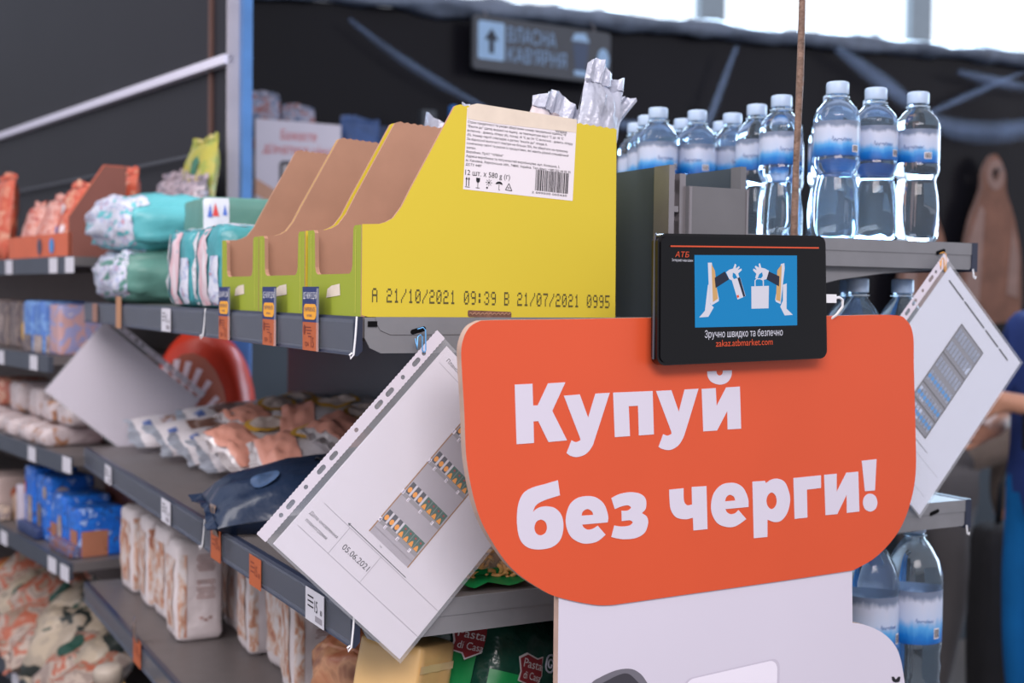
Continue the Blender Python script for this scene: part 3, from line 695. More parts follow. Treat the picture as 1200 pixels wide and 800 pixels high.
# picture flaps standing above two orange tags
m_flap = MP('flap_print', [S(40, 70, 110), S(150, 130, 120), S(50, 50, 60), S(190, 150, 120)], 90, (1, 1, 1), .4, 0)
for y, z, lb in ((1.815, 1.160, 'curled picture flap standing over the orange tag on the middle rail'), (2.335, .878, 'picture flap standing over the orange tag on the bottom rail')):
    mb = MB()
    mb.grid(lambda i, j: (XF-.018-.006*math.sin(j/6*2.4), y+.012-.03*i/4, z-.01+.046*j/6), 5, 7)
    mb.grid(lambda i, j: (XF-.0175-.006*math.sin(j/6*2.4), y+.012-.03*i/4, z-.01+.046*j/6), 5, 7)
    tag(mb.build('picture_flap', m_flap, None, True), lb, 'price tag', 'picture flaps on the near rails')
def far_tag(s, z, label, h=.034, wd=.058):
    T = frame(fp(s, -.0135, z), -FD, (0, 0, 1))
    mb = MB(); mb.prism([rect(-wd/2, -h, wd/2, 0)], T, 0, .001)
    o = mb.build('price_tag', m_wtag); tag(o, label, 'price tag', 'white price tags on the far shelves')
for s, z, lb in ((.47, 1.573, 'white tag on the highest far rail, nearest the frame edge'), (.115, 1.573, 'white tag on the highest far rail below the orange display tray'), (-.0, 1.573, 'white tag on the highest far rail beside the diaper packs'),
                 (.545, 1.348, 'white tag on the second far rail, nearest the frame edge'), (.265, 1.348, 'white tag on the second far rail, left of the hanging sheet'),
                 (.28, 1.132, 'white tag on the third far rail below the wrapped cakes'), (.02, 1.136, 'white tag on the third far rail where the near shelf begins'),
                 (.52, .895, 'white tag on the fourth far rail below the cream carton'), (.125, .897, 'white tag on the fourth far rail below the blue cartons'), (.035, .895, 'white tag on the fourth far rail beside the near bottom shelf'),
                 (.42, .560, 'white tag on the lowest far rail')):
    far_tag(s, z, lb)
# ------------------------------------------------------------------ orange sign stand
SY = 1.15
TS = frame((0, SY, 0), (1, 0, 0), (0, 0, 1))
def gl(k): return [smooth_loop([(a/1000, b/1000, c) for a, b, c in lp]) for lp in GLYPH[k]]
m_or = M('orange_sign_print', S(210, 84, 50), .32, spec=.45, var=.025, scale=5)
m_sw = M('white_sign_print', S(208, 203, 218), .4, var=.015, scale=4)
m_edge = M('raw_board_edge', S(176, 150, 138), .7, var=.1, scale=40)
sign = thing('sign_stand', 'orange and white self-checkout sign board with bold white lettering', 'sign', (.93, 1.156, 0))
mb = MB(); mb.prism(gl('bubble'), TS, -.010, 0, 0, 1); board = mb.build('orange_panel', [m_or, m_edge], sign)
wl = gl('white')[0]
wl = [p for p in wl if p[1] > 1.03]
lower = [(1.1851, 1.0243), (1.186, .30), (1.15, .22), (.72, .22), (.6868, .26)]
mb = MB(); mb.prism([wl + lower], TS, -.0120, -.0022, 0, 1); wp = mb.build('white_panel', [m_sw, m_edge], sign)
for k, nm in (('K', 'К'), ('u1', 'у'), ('p', 'п'), ('u2', 'у'), ('j', 'й'), ('breve', 'й'), ('b', 'б'), ('e1', 'е'), ('z', 'з'), ('ch', 'ч'), ('e2', 'е'), ('r', 'р'), ('g', 'г'), ('i', 'и'), ('ex', '!'), ('dot', '!')):
    mb = MB(); mb.prism(gl(k), TS, 0, .0005); mb.build('letter', m_sw, board)
m_pgrey = M('phone_print_grey', S(110, 108, 118), .4, var=.02)
m_pdark = M('phone_print_dark', S(62, 60, 68), .4, var=.02)
T2 = lambda a, b, c=0.: TS(a, b, c-.0022)
mb = MB(); lp = [p for p in gl('phone')[0]]; flat(mb, [p for p in lp if p[1] > 1.076] + [(.80, .95), (.76, .86), (.70, .90), (.71, 1.05)], T2, .0004); mb.build('phone_picture', m_pgrey, wp)
mb = MB(); flat(mb, [p for p in gl('phone2')[0] if p[1] > 1.078] + [(.788, .95), (.75, .88), (.712, .91), (.722, 1.05)], T2, .0008); mb.build('phone_screen_picture', m_pdark, wp)
mb = MB(); flat(mb, rrect(.846, .925, .984, 1.0785, .012), lambda a, b, c=0.: T2(a, b+(a-.915)*.055, c), .0004); mb.build('card_shadow', M('card_edge_print', S(196, 190, 206), .4, var=0), wp)
mb = MB(); flat(mb, rrect(.848, .930, .980, 1.077, .012), lambda a, b, c=0.: T2(a, b+(a-.915)*.055, c), .0008); mb.build('card_picture', M('card_print', S(232, 227, 240), .4, var=0), wp)
mb = MB(); flat(mb, gl('tick')[0], T2, .0005); mb.build('breve_print', m_ink, wp)
mb = MB(); mb.box((.70, 1.0, 0), (1.17, 1.32-.06, .02)); mb.box((.90, 1.163, .02), (.96, 1.185, 1.2)); mb.build('stand_foot', m_steel, sign)

# ------------------------------------------------------------------ tablet on the sign
TT = frame((0, 1.128, 0), (1, 0, 0), (0, 0, 1))
mm = lambda k: [(a/1000, b/1000) for a, b in SCR[k]]
tab = thing('tablet', 'black tablet showing a blue shopping advert, fixed to the orange sign', 'tablet', (.905, 1.135, 1.427))
o4 = mm('out')
def skew(a, b):     # the case outline, corners as measured
    u, v = a, b
    p00, p10, p11, p01 = o4[3], o4[2], o4[1], o4[0]
    return tuple((1-u)*(1-v)*p00[k] + u*(1-v)*p10[k] + u*v*p11[k] + (1-u)*v*p01[k] for k in (0, 1))
case = [skew(a/.236, b/.142) for a, b in rrect(0, 0, .236, .142, .010)]
inner = [skew(a/.236, b/.142) for a, b in rrect(.003, .003, .233, .139, .008)]
m_case = M('tablet_case', S(14, 13, 16), .22, spec=.35, var=.02)
m_glass = M('tablet_glass', S(8, 8, 11), .05, spec=.32, var=0)
mb = MB(); mb.prism([case], TT, -.013, -.0015); mb.prism([inner], TT, -.0015, 0); body = mb.build('case', m_case, tab)
mb = MB(); flat(mb, inner, TT, .0003); gls = mb.build('glass_front', m_glass, tab)
mb = MB(); mb.box((.85, 1.1405, 1.435), (.96, 1.150, 1.56)); mb.build('mounting_plate', m_black, tab)
mb = MB(); mb.tube([TT(.7872, 1.434+.0225*k, -.008) for k in range(7)], .0016, 6); mb.build('side_edge', M('edge_shine', S(90, 90, 98), .2, .6), tab)
def E_(nm, c, e=.60):
    m = M('screen_'+nm, c, .3, var=0, spec=.3, emit=e)
    m.node_tree.nodes['Principled BSDF'].inputs['Base Color'].default_value = (*[x*.12 for x in c], 1)
    return m
e_bl = E_('blue', S(16, 128, 190), .66); e_wh = E_('white', S(218, 216, 232)); e_tn = E_('tan', S(214, 168, 112)); e_dk = E_('dark', S(40, 46, 66)); e_or = E_('orange', S(226, 88, 56))
def pic(keys, name, mat, eps, parent=gls):
    for k in keys:
        mb = MB(); flat(mb, mm(k), TT, eps); mb.build(name, mat, parent)
pic(['blue'], 'picture_ground', e_bl, .0006)
pic(['mon1', 'mon2', 'st1', 'st2'], 'monitor_picture', e_wh, .0008)
pic(['tan1', 'tan2'], 'monitor_screen_picture', e_tn, .0010)
pic(['sl1', 'sl2'], 'sleeve_picture', e_dk, .0012)
pic(['card', 'bag', 'hd'], 'card_and_bag_picture', e_wh, .0012)
pic(['cs'], 'card_stripe_picture', e_dk, .0014)
pic(['cr', 'line'], 'orange_marks', e_or, .0014)
pic(['h1', 'h2'], 'hand_picture', e_wh, .0016)
mb = MB(); put_text(mb, 'АТБ', TT, .8075, 1.5440, width=.0185, height=.0058, eps=.0008, bold=.035, shear=.18); mb.build('shop_logo', e_or, gls)
mb = MB(); put_text(mb, 'Інтернет-магазин', TT, .8035, 1.5393, width=.0275, height=.0028, eps=.0008); mb.build('shop_line_lettering', e_wh, gls); mb = MB()
T3 = lambda a, b, c=0.: TT(a, b+(a-.9)*.02, c)
put_text(mb, 'Зручно швидко та безпечно', T3, .8488, 1.4580, width=.109, height=.0078, eps=.0008, xs=1); mb.build('white_lettering', e_wh, gls)
mb = MB(); put_text(mb, 'zakaz.atbmarket.com', T3, .864, 1.4480, width=.0795, height=.0072, eps=.0008); mb.build('orange_lettering', e_or, gls)

# charger beside the tablet
ch = thing('charging_cable', 'white charging plug and cable looped beside the tablet', 'cable', (1.06, 1.14, 1.49))
mb = MB(); mb.box((1.027, 1.135, 1.4965), (1.044, 1.142, 1.5065)); mb.build('plug', m_white, ch)
mb = MB(); mb.tube([(1.044, 1.139, 1.502), (1.052, 1.139, 1.503), (1.058, 1.140, 1.500), (1.059, 1.141, 1.492), (1.054, 1.146, 1.482), (1.049, 1.156, 1.474), (1.046, 1.166, 1.462), (1.044, 1.170, 1.42), (1.04, 1.172, 1.3)], .0016, 8); mb.build('cord', m_white, ch)

# thin stick rising behind the tablet
mb = MB()
pts = [(1.0355+.002*math.sin(k*.6)+.00002*k*k*0, 1.2, .02+2.05*k/40) for k in range(41)]
pts = [(1.034+.0055*max(0, (z-1.55))/.3 + .0008*math.sin(z*22), 1.2, z) for _, _, z in pts]
mb.tube(pts, [.0042+.0004*math.sin(k*1.7) for k in range(41)], 8)
st = mb.build('wooden_stick', M('brown_stick', S(118, 94, 82), .7, var=.35, scale=60, bump=.4), None, True)
tag(st, 'thin brown wooden stick standing upright behind the tablet', 'stick')

# ------------------------------------------------------------------ hanging sheets in punched sleeves
HOLES = [(258.6, 0), (245.6, 1), (223, 0), (201, 1), (182.8, 1), (146, 0), (109.4, 1), (89.8, 1), (65.4, 0), (41.5, 1), (26.8, 0)]
def sleeve(name, label, o, ang, flip=1, k=1., y=1.28, bend=0., col=None):
    """clear pocket with a white punched margin; page frame origin at the page's lower left"""
    u = Vector((math.cos(R(ang))*flip, 0, math.sin(R(ang)))); v = Vector((-math.sin(R(ang))*flip, 0, math.cos(R(ang))))
    n0 = Vector((0, -1, 0))
    W_, H_ = .2*k, .2838*k
    def T(a, b, c=0.):
        bow = bend*math.sin(math.pi*max(0, min(1, a/W_)))*(b/H_)
        return Vector(o) + u*a + v*b + n0*(c*(1 if flip > 0 else 1)+bow)
    t = thing(name, label, 'document sleeve', tuple(o), (0, 0, 0), 'hanging sheets in punched sleeves')
    mb = MB()
    def fl(pts, e0, e1):
        if flip > 0: mb.prism([pts], T, e0, e1)
        else: mb.prism([list(reversed(pts))], T, e0, e1)
    if bend:
        for e, rev in ((.0006, False), (-.0002, True)):
            mb.grid(lambda i, j: T(W_*i/16, H_*j/10, e), 17, 11)
    else: fl(rect(0, 0, W_, H_), -.0002, .0006)
    pg = mb.build('paper_sheet', col or m_paper, t)
    mb = MB(); fl(rect(-.0205*k, -.003*k, W_+.004, H_+.004), .0008 if not bend else .0009, .0011)
    if not bend or True: mb.build('clear_pocket', m_film, t)
    mb = MB(); sx0, sx1 = -.0210*k, -.0085*k
    out = [(sx0, -.004*k)]
    out += [(sx1+(.0007 if i % 2 else 0), (-.004+.292*i/120)*k) for i in range(121)]
    out += [(sx0-(.0007 if i % 2 else 0), (.288-.292*i/120)*k) for i in range(121)]
    hs = [capsule(-.0148*k, (b-3.2)/1000*k, -.0148*k, (b+3.2)/1000*k, .0029*k, 5) if lg else ell(-.0148*k, b/1000*k, .0026*k, .0026*k, 10) for b, lg in HOLES]
    if flip > 0: mb.prism([out] + hs, T, .0012, .0018)
    else: mb.prism([list(reversed(out))] + [list(reversed(h)) for h in hs], T, .0012, .0018)
    mb.build('punched_margin', M('white_margin_film', S(214, 208, 220), .35, var=.02), t)
    return t, pg, T
s1, pg, T = sleeve('document_sleeve', 'white planogram sheet dated 05.06.2021 in a punched sleeve left of the sign', (.41294, 1.28, 1.2397), -44.02)
mm2 = lambda a, b: (a/1000, b/1000)
mb = MB()
for q in ((13, 66.5, 199.5, 66.5), (7, 31, 199.5, 31), (53.6, 31, 53.6, 66.5), (103.6, 31, 103.6, 66.5), (6, 264.5, 199, 264.5)): ln(mb, *[x/1000 for x in q], .0005, T, .0009)
mb.build('table_rules', m_line, pg)
mb = MB()
put_text(mb, 'Дата оновлення', T, .0075, .0480, bold=.008, width=.0425, eps=.0009)
put_text(mb, 'планограми', T, .0095, .0395, bold=.008, width=.032, eps=.0009)
put_text(mb, '05.06.2021', T, .0615, .0445, width=.040, eps=.0009)
put_text(mb, 'Планограма', T, .0112, .2712, width=.036, eps=.0009)
put_text(mb, '1м', T, .094, .0735, width=.003, height=.002, eps=.0009)
ln(mb, .0489, .0688, .1423, .0688, .0008, T, .0009); ln(mb, .0489, .0688, .0515, .0702, .0007, T, .0009); ln(mb, .0489, .0688, .0515, .0674, .0007, T, .0009)
mb.build('sheet_lettering', m_ink, pg)
# the printed shelf chart
m_cg = M('chart_grey', S(188, 182, 192), .7, var=.02); m_cb = M('chart_brown', S(158, 112, 66), .7, var=.05); m_cs = M('chart_shelf', S(150, 146, 152), .7, var=0)
mb = MB(); flat(mb, rect(.073, .078, .1365, .262), T, .0008); ch_ = mb.build('shelf_chart', m_cg, pg)
mb = MB()
ln(mb, .073, .078, .073, .262, .0014, T, .0010); ln(mb, .1362, .078, .1362, .262, .0014, T, .0010)
mb.build('chart_posts', m_cb, ch_)
mb = MB()
for z in (92, 131, 176, 218.5): flat(mb, rect(.0737, z/1000, .1355, (z+4.2)/1000), T, .0010)
ln(mb, .0737, .086, .1355, .086, .0004, T, .0011, 0)
mb.build('chart_shelves', m_cs, ch_)
mb = MB(); md = MB(); mw_ = MB(); mo = MB(); mr = MB()
for z in (96.6, 136, 181, 223):
    for k in range(7):
        x = 75.2+8.4*k
        if k < 3:
            flat(md, rect(x/1000, z/1000, (x+5.6)/1000, (z+14)/1000), T, .0010)
            flat(mw_, rect((x+5.6)/1000, z/1000, (x+8.3)/1000, (z+14)/1000), T, .0010)
            flat(mo, ell((x+3)/1000, (z+5)/1000, .0026, .0033, 10), T, .0013)
        else:
            flat(mb, rect(x/1000, z/1000, (x+8)/1000, (z+14)/1000), T, .0010)
            flat(mo, [((x+.6)/1000, (z+.3)/1000), ((x+6.8)/1000, (z+.3)/1000), ((x+5)/1000, (z+5)/1000), ((x+3.6)/1000, (z+6.6)/1000), ((x+2)/1000, (z+5)/1000)], T, .0013)
            flat(mr, ell((x+4)/1000, (z+10.4)/1000, .0013, .0013, 8), T, .0013)
mb.build('green_packs_print', M('chart_green', S(30, 92, 76), .7, var=.05), ch_)['kind'] = 'stuff'
md.build('dark_packs_print', M('chart_dark', S(58, 60, 72), .7, var=.05), ch_)['kind'] = 'stuff'
mw_.build('white_packs_print', M('chart_white', S(214, 210, 220), .7, var=0), ch_)['kind'] = 'stuff'
mo.build('orange_packs_print', M('chart_orange', S(232, 160, 92), .7, var=.05), ch_)['kind'] = 'stuff'
mr.build('red_packs_print', M('chart_red', S(160, 84, 84), .7, var=0), ch_)['kind'] = 'stuff'
mb = MB(); mi_ = MB()
for r_, z in enumerate((92, 131, 176, 218.5)):
    for x in (84, 104, 124):
        flat(mb, rect((x-1.3)/1000, (z-1.5)/1000, (x+1.8)/1000, (z+3)/1000), T, .0013)
        put_text(mi_, str(1+((x//20) % 3)), T, (x-.6)/1000, (z-.7)/1000, height=.003, eps=.0016)
    flat(mb, rect(.0712, (z+1)/1000, .0752, (z+6)/1000), T, .0013)
    put_text(mi_, str(4-r_), T, .0722, (z+1.6)/1000, height=.0038, eps=.0016)
mb.build('number_boxes', m_paper, ch_); mi_.build('box_numbers', M('chart_blue_ink', S(40, 60, 120), .7, var=0), ch_)

m_paper2 = M('blue_lit_paper', S(222, 226, 240), .7, var=.015, scale=5)  # blue of the daylight on this sheet is put into the paper colour
s2, pg2, T = sleeve('document_sleeve', 'white planogram sheet with a grey chart in a sleeve right of the sign', (1.190, 1.28, 1.341), -43.0, 1, 1., col=m_paper2)
mb = MB()
for a0, a1 in ((.012, .052), (.055, .11), (.114, .150), (.153, .178)): ln(mb, a0, .2685, a1, .2685, .0026, T, .0009)
ln(mb, .07, .070, .150, .070, .0008, T, .0009)
for z in (.031, .066): ln(mb, .007, z-.008, .19, z-.008, .0003, T, .0009)
mb.build('sheet_lettering', m_ink, pg2)
mb = MB(); flat(mb, rect(.073, .082, .133, .242), T, .0008); c2 = mb.build('shelf_chart', M('chart_grey_two', S(140, 142, 152), .7, var=.03), pg2)
mb = MB()
for z0 in (.090, .114, .143, .167, .197, .220):
    for k in range(8): flat(mb, rect(.0755+.0071*k, z0, .0755+.0071*k+.0052, z0+.016), T, .0011)
mb.build('bottle_rows_print', M('chart_pale_blue', S(196, 206, 226), .7, var=.1, scale=60), c2)
mb = MB()
for z0 in (.090, .114, .143):
    for k in range(8): flat(mb, rect(.0755+.0071*k, z0+.004, .0755+.0071*k+.0052, z0+.010), T, .0013)
mb.build('bottle_labels_print', M('chart_blue', S(96, 150, 206), .7, var=.05), c2)
mb = MB()
for q in ((.073, .082, .073, .242), (.133, .082, .133, .242), (.073, .082, .133, .082), (.073, .242, .133, .242), (.073, .110, .133, .110), (.073, .136, .133, .136), (.073, .190, .133, .190)): ln(mb, *q, .0012, T, .0012)
mb.build('chart_frame', M('chart_frame_ink', S(92, 90, 92), .7, var=0), c2)

m_paper3 = M('shaded_white_paper', S(226, 216, 228), .7, var=.02, scale=6)
s3, pg3, T = sleeve('document_sleeve', 'blank back of a white sheet in a sleeve at the far left shelf end', (.7582, 2.90, 1.2565), -50.1, -1, .96, col=m_paper3)
def clip(name, label, pts, mat):
    mb = MB(); mb.tube(pts, .0008, 6); tag(mb.build(name, mat, None, True), label, 'paper clip', 'bent paper clips holding the sleeves')
def clip_path(x, y, z, s=1., lean=.0):
    P = [(0, 0, .022), (.006, -.002, .024), (.0085, -.003, .021), (.0085, -.004, 0), (.0075, -.004, -.003), (.005, -.005, -.003), (.004, -.005, 0), (.004, -.004, .014), (.002, -.004, .016), (-.001, -.004, .014), (-.002, -.004, 0), (-.004, -.004, .012)]
    return [(x+s*a+lean*c, y+b, z+s*c) for a, b, c in P]
clip('paper_clip', 'blue bent paper clip holding the sleeve left of the sign', clip_path(.5755, 1.282, 1.4405, 1.), M('blue_clip_wire', S(110, 178, 235), .3, .3, var=0))
clip('paper_clip', 'orange bent paper clip holding the sleeve right of the sign', clip_path(1.366, 1.282, 1.544, 1.), M('orange_clip_wire', S(226, 160, 70), .3, .3, var=0))
# ------------------------------------------------------------------ yellow display trays
m_yel = M('yellow_card', S(208, 187, 58), .6, spec=.3, var=.02, scale=3)
m_grn = M('lime_card', S(150, 162, 54), .6, spec=.3, var=.02, scale=3)
m_kraft = M('brown_corrugated_card', S(172, 132, 110), .8, spec=.2, var=.05, scale=25)
m_label = M('white_label', S(226, 220, 226), .6, var=.01)
m_tape = M('frosted_tape', S(220, 206, 190), .45, var=.05, scale=50)
m_stamp = M('dark_stamp_ink', S(84, 76, 40), .7, var=0)
def tray(y0, wd, label, base=1.4755):
    t = thing('display_tray', label, 'display tray', (.515, y0, base), (0, 0, 0), 'yellow cardboard display trays on the top shelf')
    T = frame((.515, y0, base), (1, 0, 0), (0, 0, 1))
    D = .326
    top = []
    for i in range(47):         # perforated top edge
        x = .112 + (D-.002-.112)*i/46
        top.append((x, .2365-.012*(x-.112)/.21 + (.0016 if i % 2 else 0)))
    curve = [(0, .100), (.020, .101), (.028, .1035), (.036, .108), (.046, .121), (.057, .142), (.071, .167), (.090, .201), (.109, .2350)]
    side = [(0, .002), (.008, 0), (D, 0)] + list(reversed(top)) + list(reversed(curve))
    mb = MB(); mb.prism([side], T, -.004, 0, 0, 1, 2); near = mb.build('side_panel', [m_yel, m_kraft, m_kraft], t)
    mb = MB(); mb.prism([side], T, -wd, -wd+.004, 1, 1, 0); mb.build('side_panel', [m_yel, m_kraft], t)
    TF = frame((.515, y0, base), (0, -1, 0), (0, 0, 1))
    k = .024
    fr = [(-.0002, 0), (-.0002, .0995), (-k+.004, .0995), (-k, .096), (-k-.002, .056), (-k-.005, .050), (-k-.011, .047), (-wd+k+.011, .047), (-wd+k+.005, .050), (-wd+k+.002, .056), (-wd+k, .096), (-wd+k-.004, .0995), (-wd+.0002, .0995), (-wd+.0002, 0)]
    mb = MB(); mb.prism([fr], TF, -.004, .0008, 0, 1, 1); f = mb.build('front_panel', [m_grn, m_kraft], t)
    mb = MB()
    for yy in (-.016, -wd+.012):
        ln(mb, yy, .004, yy, .095, .0012, TF, .0011)
    mb.build('fold_crease', M('light_lime', S(204, 204, 84), .6, var=0), f)
    mb = MB(); flat(mb, [(-wd*.62, .020), (-wd*.36, .023), (-wd*.37, .036), (-wd*.52, .034), (-wd*.60, .030)], TF, .0012); mb.build('tape_scrap', m_tape, f)
    mb = MB(); mb.box((.515+D-.004, y0+.004, base), (.515+D, y0+wd-.004, base+.222)); mb.build('back_panel', m_yel, t)
    mb = MB(); mb.box((.519, y0+.004, base), (.515+D-.004, y0+wd-.004, base+.003)); mb.build('bottom_panel', m_kraft, t)
    return t, near, T
t1, near, T = tray(1.2945, .172, 'yellow cardboard display tray with white shipping label, nearest of the three')
tray(1.4775, .183, 'yellow cardboard display tray in the middle of the three')
tray(1.6625, .176, 'yellow cardboard display tray farthest along, beside the tissue packs')
# shipping label: a frame tilted slightly in the panel's plane
la = R(-2.6)
TL_ = lambda a, b, c=0.: T(.1205 + a*math.cos(la) - b*math.sin(la), .1435 + a*math.sin(la) + b*math.cos(la), c)
LW, LH = .1435, .0915
mb = MB(); mb.prism([rect(0, 0, LW, LH)], TL_, 0, .0003); lab = mb.build('shipping_label', m_label, near)
mb = MB(); flat(mb, [(.001, LH-.0125), (.04, LH-.0135), (.09, LH-.0125), (LW, LH-.0115), (LW, LH+.004), (.012, LH+.006), (.003, LH+.003), (0, LH-.002)], TL_, .0006); mb.build('tape_strip', m_tape, near)
mb = MB()
LINES = ['Строк придатності та умови зберігання: номер пакувальної одиниці та', '"Вжити до" (дата) вказані на ящику, за температури від 0 °С до 18 °С', 'включно - дивись літеру (А), понад 18 °С до 24 °С включно - дивись літеру',
         '(Б). Номер партії співпадає з датою "вжити до" літера А.', 'За відносної вологості повітря не більше 75%. Не зберігати на прямому', 'сонячному світлі та разом із продуктами, які мають різкий специфічний', 'запах.', 'Виробник: ПрАТ "ЧУМАК"',
         'Адреса виробника та потужностей виробництва: вул. Козацька, 3,', 'м. Каховка, Херсонська обл., 74800, Україна. Тел./факс: +380 552 44 95 95', 'ДСТУ 4487']
WID = [.128, .125, .138, .104, .132, .133, .012, .047, .122, .137, .020]
for i, (tx, wdt) in enumerate(zip(LINES, WID)): put_text(mb, tx, TL_, .0015, .0745-.00475*i, width=wdt, height=.0026, eps=.0007, bold=.008)
put_text(mb, 'ЧУМАК', TL_, .115, .0770, width=.016, height=.0030, eps=.0007, bold=.02)
put_text(mb, '12 шт. х 580 g (г)', TL_, .0015, .0165, width=.057, height=.0058, eps=.0007, bold=.012)
# barcode
random.seed(4); x = .092
while x < .1365:
    wb = random.choice((.0005, .0005, .001, .0014)); flat(mb, rect(x, .0075, x+wb, .0315), TL_, .0007); x += wb+random.choice((.0005, .0006, .001))
put_text(mb, '2 099500 055430', TL_, .088, .0040, width=.047, height=.0022, eps=.0007)
# handling marks: arrows, glass, sun, umbrella, recycling
for xx in (.0035, .0065):
    ln(mb, xx, .004, xx, .0125, .0009, TL_, .0007); flat(mb, [(xx-.0014, .0115), (xx+.0014, .0115), (xx, .0145)], TL_, .0007)
ln(mb, .002, .0030, .008, .0030, .0006, TL_, .0007)
flat(mb, [(.0155, .0145), (.0205, .0145), (.0202, .0105), (.018, .0085), (.0158, .0105)], TL_, .0007); ln(mb, .018, .009, .018, .0035, .0006, TL_, .0007); ln(mb, .0155, .0032, .0205, .0032, .0006, TL_, .0007)
flat(mb, ell(.0318, .0105, .0012, .0012, 10), TL_, .0007)
for k in range(8): a = k*math.pi/4; ln(mb, .0318+.0018*math.cos(a), .0105+.0018*math.sin(a), .0318+.0042*math.cos(a), .0105+.0042*math.sin(a), .0005, TL_, .0007)
flat(mb, ell(.0298, .0045, .0012, .0012, 8), TL_, .0007)
flat(mb, [(.0405+.0045, .0105)] + [(.045+.0045*math.cos(R(12*q)), .0095+.0035*math.sin(R(12*q))) for q in range(16)], TL_, .0007); ln(mb, .045, .010, .045, .0035, .0006, TL_, .0007); ln(mb, .045, .0035, .0465, .0035, .0006, TL_, .0007)
tri = [(.0575, .0120), (.0535, .0045), (.0618, .0040)]
for q in range(3): ln(mb, *tri[q], *tri[(q+1) % 3], .0008, TL_, .0007)
put_text(mb, '20', TL_, .0562, .0060, height=.002, eps=.0007)
mb.build('label_print', m_ink, lab)
# dot-matrix date stamp
DOT = {'A': '01110 10001 10001 11111 10001 10001 10001', 'B': '11110 10001 10001 11110 10001 10001 11110', '0': '01110 10001 10011 10101 11001 10001 01110', '1': '00100 01100 00100 00100 00100 00100 01110',
       '2': '01110 10001 00001 01110 10000 10000 11111', '3': '01110 10001 00001 00110 00001 10001 01110', '5': '11111 10000 10000 11110 00001 00001 11110', '7': '11111 00001 00010 00100 00100 00100 00100',
       '9': '01110 10001 10001 01111 00001 00001 01110', '/': '00001 00001 00010 00100 01000 10000 10000', ':': '00000 01100 01100 00000 01100 01100 00000'}
mb = MB(); x = .0125
for chx in 'A 21/10/2021 09:39 B 21/07/2021 0995':
    if chx != ' ':
        for r_, row in enumerate(DOT[chx].split()):
            for c_, bit in enumerate(row):
                if bit == '1':
                    px_, pz = x+c_*.00128, .0305-.0022*r_ - .005*(x/.32)
                    flat(mb, rect(px_-.0006, pz-.0011, px_+.0006, pz+.0011), T, .0003)
    x += .00855
mb.build('date_stamp', m_stamp, near)
mb = MB(); flat(mb, rrect(.128, .0005, .184, .008, .002), lambda a, b, c=0.: T(a, b-(a-.128)*.03, c), .0003); sl_ = mb.build('hand_slot', M('slot_brown', S(120, 84, 70), .9, var=.3, scale=120), near)
mb = MB()
mb.tube([T(.130+.0017*k, .004+.0012*math.sin(k*2.1), .0006) for k in range(32)], .0007, 5); mb.build('torn_flute', m_kraft, sl_)

# pouches inside the trays, their crimped tops sticking out
m_silver = M('silver_pouch', S(176, 180, 196), .34, .1, .5, .15, 25, bump=.3)
m_pinkp = M('pale_pouch', S(206, 196, 200), .35, .0, .5, .15, 25)
def pouch(loc, rot, label, seed, mat, grp='pouches in the yellow trays', wd=.12, ht=.235):
    t = thing('pouch', label, 'pouch', loc, rot, grp)
    f = pillow(t, wd, ht, .035, mat, seed, m_silver, 16, 'pouch_body', .016, (1,), .022, .93)
    return t
pouch((.818, 1.322, 1.642), (R(90), R(10), R(4)), 'silver pouch with upright crimped top at the back of the nearest tray', 3, m_silver, wd=.06, ht=.235)
pouch((.812, 1.362, 1.670), (R(90), R(38), R(-6)), 'silver pouch leaning right out of the nearest tray corner', 5, m_silver, wd=.055, ht=.18)
pouch((.765, 1.35, 1.612), (R(90), R(12), R(10)), 'dull pouch with torn white tip in the nearest tray', 8, m_pinkp, wd=.08, ht=.225)
pouch((.690, 1.40, 1.590), (R(90), R(4), R(60)), 'flat silver pouch edge behind the shipping label tray top', 9, m_silver, ht=.222)
pouch((.76, 1.585, 1.596), (R(90), R(6), R(15)), 'silver pouch with spiky top in the middle tray', 11, m_silver, ht=.236)
pouch((.78, 1.76, 1.594), (R(90), R(4), R(5)), 'silver pouch in the farthest tray', 12, m_silver, ht=.228)

# ------------------------------------------------------------------ tissue and diaper packs on the top shelf
m_teal = M('teal_wrap', S(70, 150, 160), .32, var=.12, scale=12, bump=.25)
m_teal2 = M('grey_green_wrap', S(92, 140, 130), .4, var=.08, scale=8, bump=.15)
m_aqua = M('aqua_wrap', S(96, 182, 190), .32, var=.08, scale=8, bump=.25)
m_wpr = MP('white_blue_print', [S(196, 196, 212), S(206, 208, 222), S(200, 202, 218), S(158, 172, 205), S(190, 130, 140)], 60, (1, 1, 1), .4, .1)
m_pinkpr = MP('pink_white_print', [S(232, 226, 232), S(225, 190, 200), S(214, 130, 140)], 34, (1, 1, .3), .3, .1)
m_shiny = M('clear_wrap_highlight', S(214, 214, 222), .15, var=.1, scale=40, bump=.5)  # pale colour paints the shine on the clear wrap
def tissue(loc, label, seed):
    t = thing('tissue_pack', label, 'tissue pack', loc, (0, 0, R(-2)), 'striped tissue packs')
    f = rbox(t, .15, .166, .128, .02, m_teal, seed, 12, .03, .005)
    rbox_patch(t, f, '-x', -.32, .35, -.98, .98, m_pinkpr, off=.002)
    rbox_patch(t, f, '-x', .55, .95, -.95, .25, m_wpr, off=.002)
    rbox_patch(t, f, '-x', -.70, -.52, -.95, .9, m_shiny, 'wrap_highlight', .002)
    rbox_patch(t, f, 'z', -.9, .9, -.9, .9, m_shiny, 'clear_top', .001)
    return t
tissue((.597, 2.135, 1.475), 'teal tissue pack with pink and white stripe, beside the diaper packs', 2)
tissue((.597, 1.960, 1.475), 'teal tissue pack with pink and white stripe, beside the farthest yellow tray', 7)
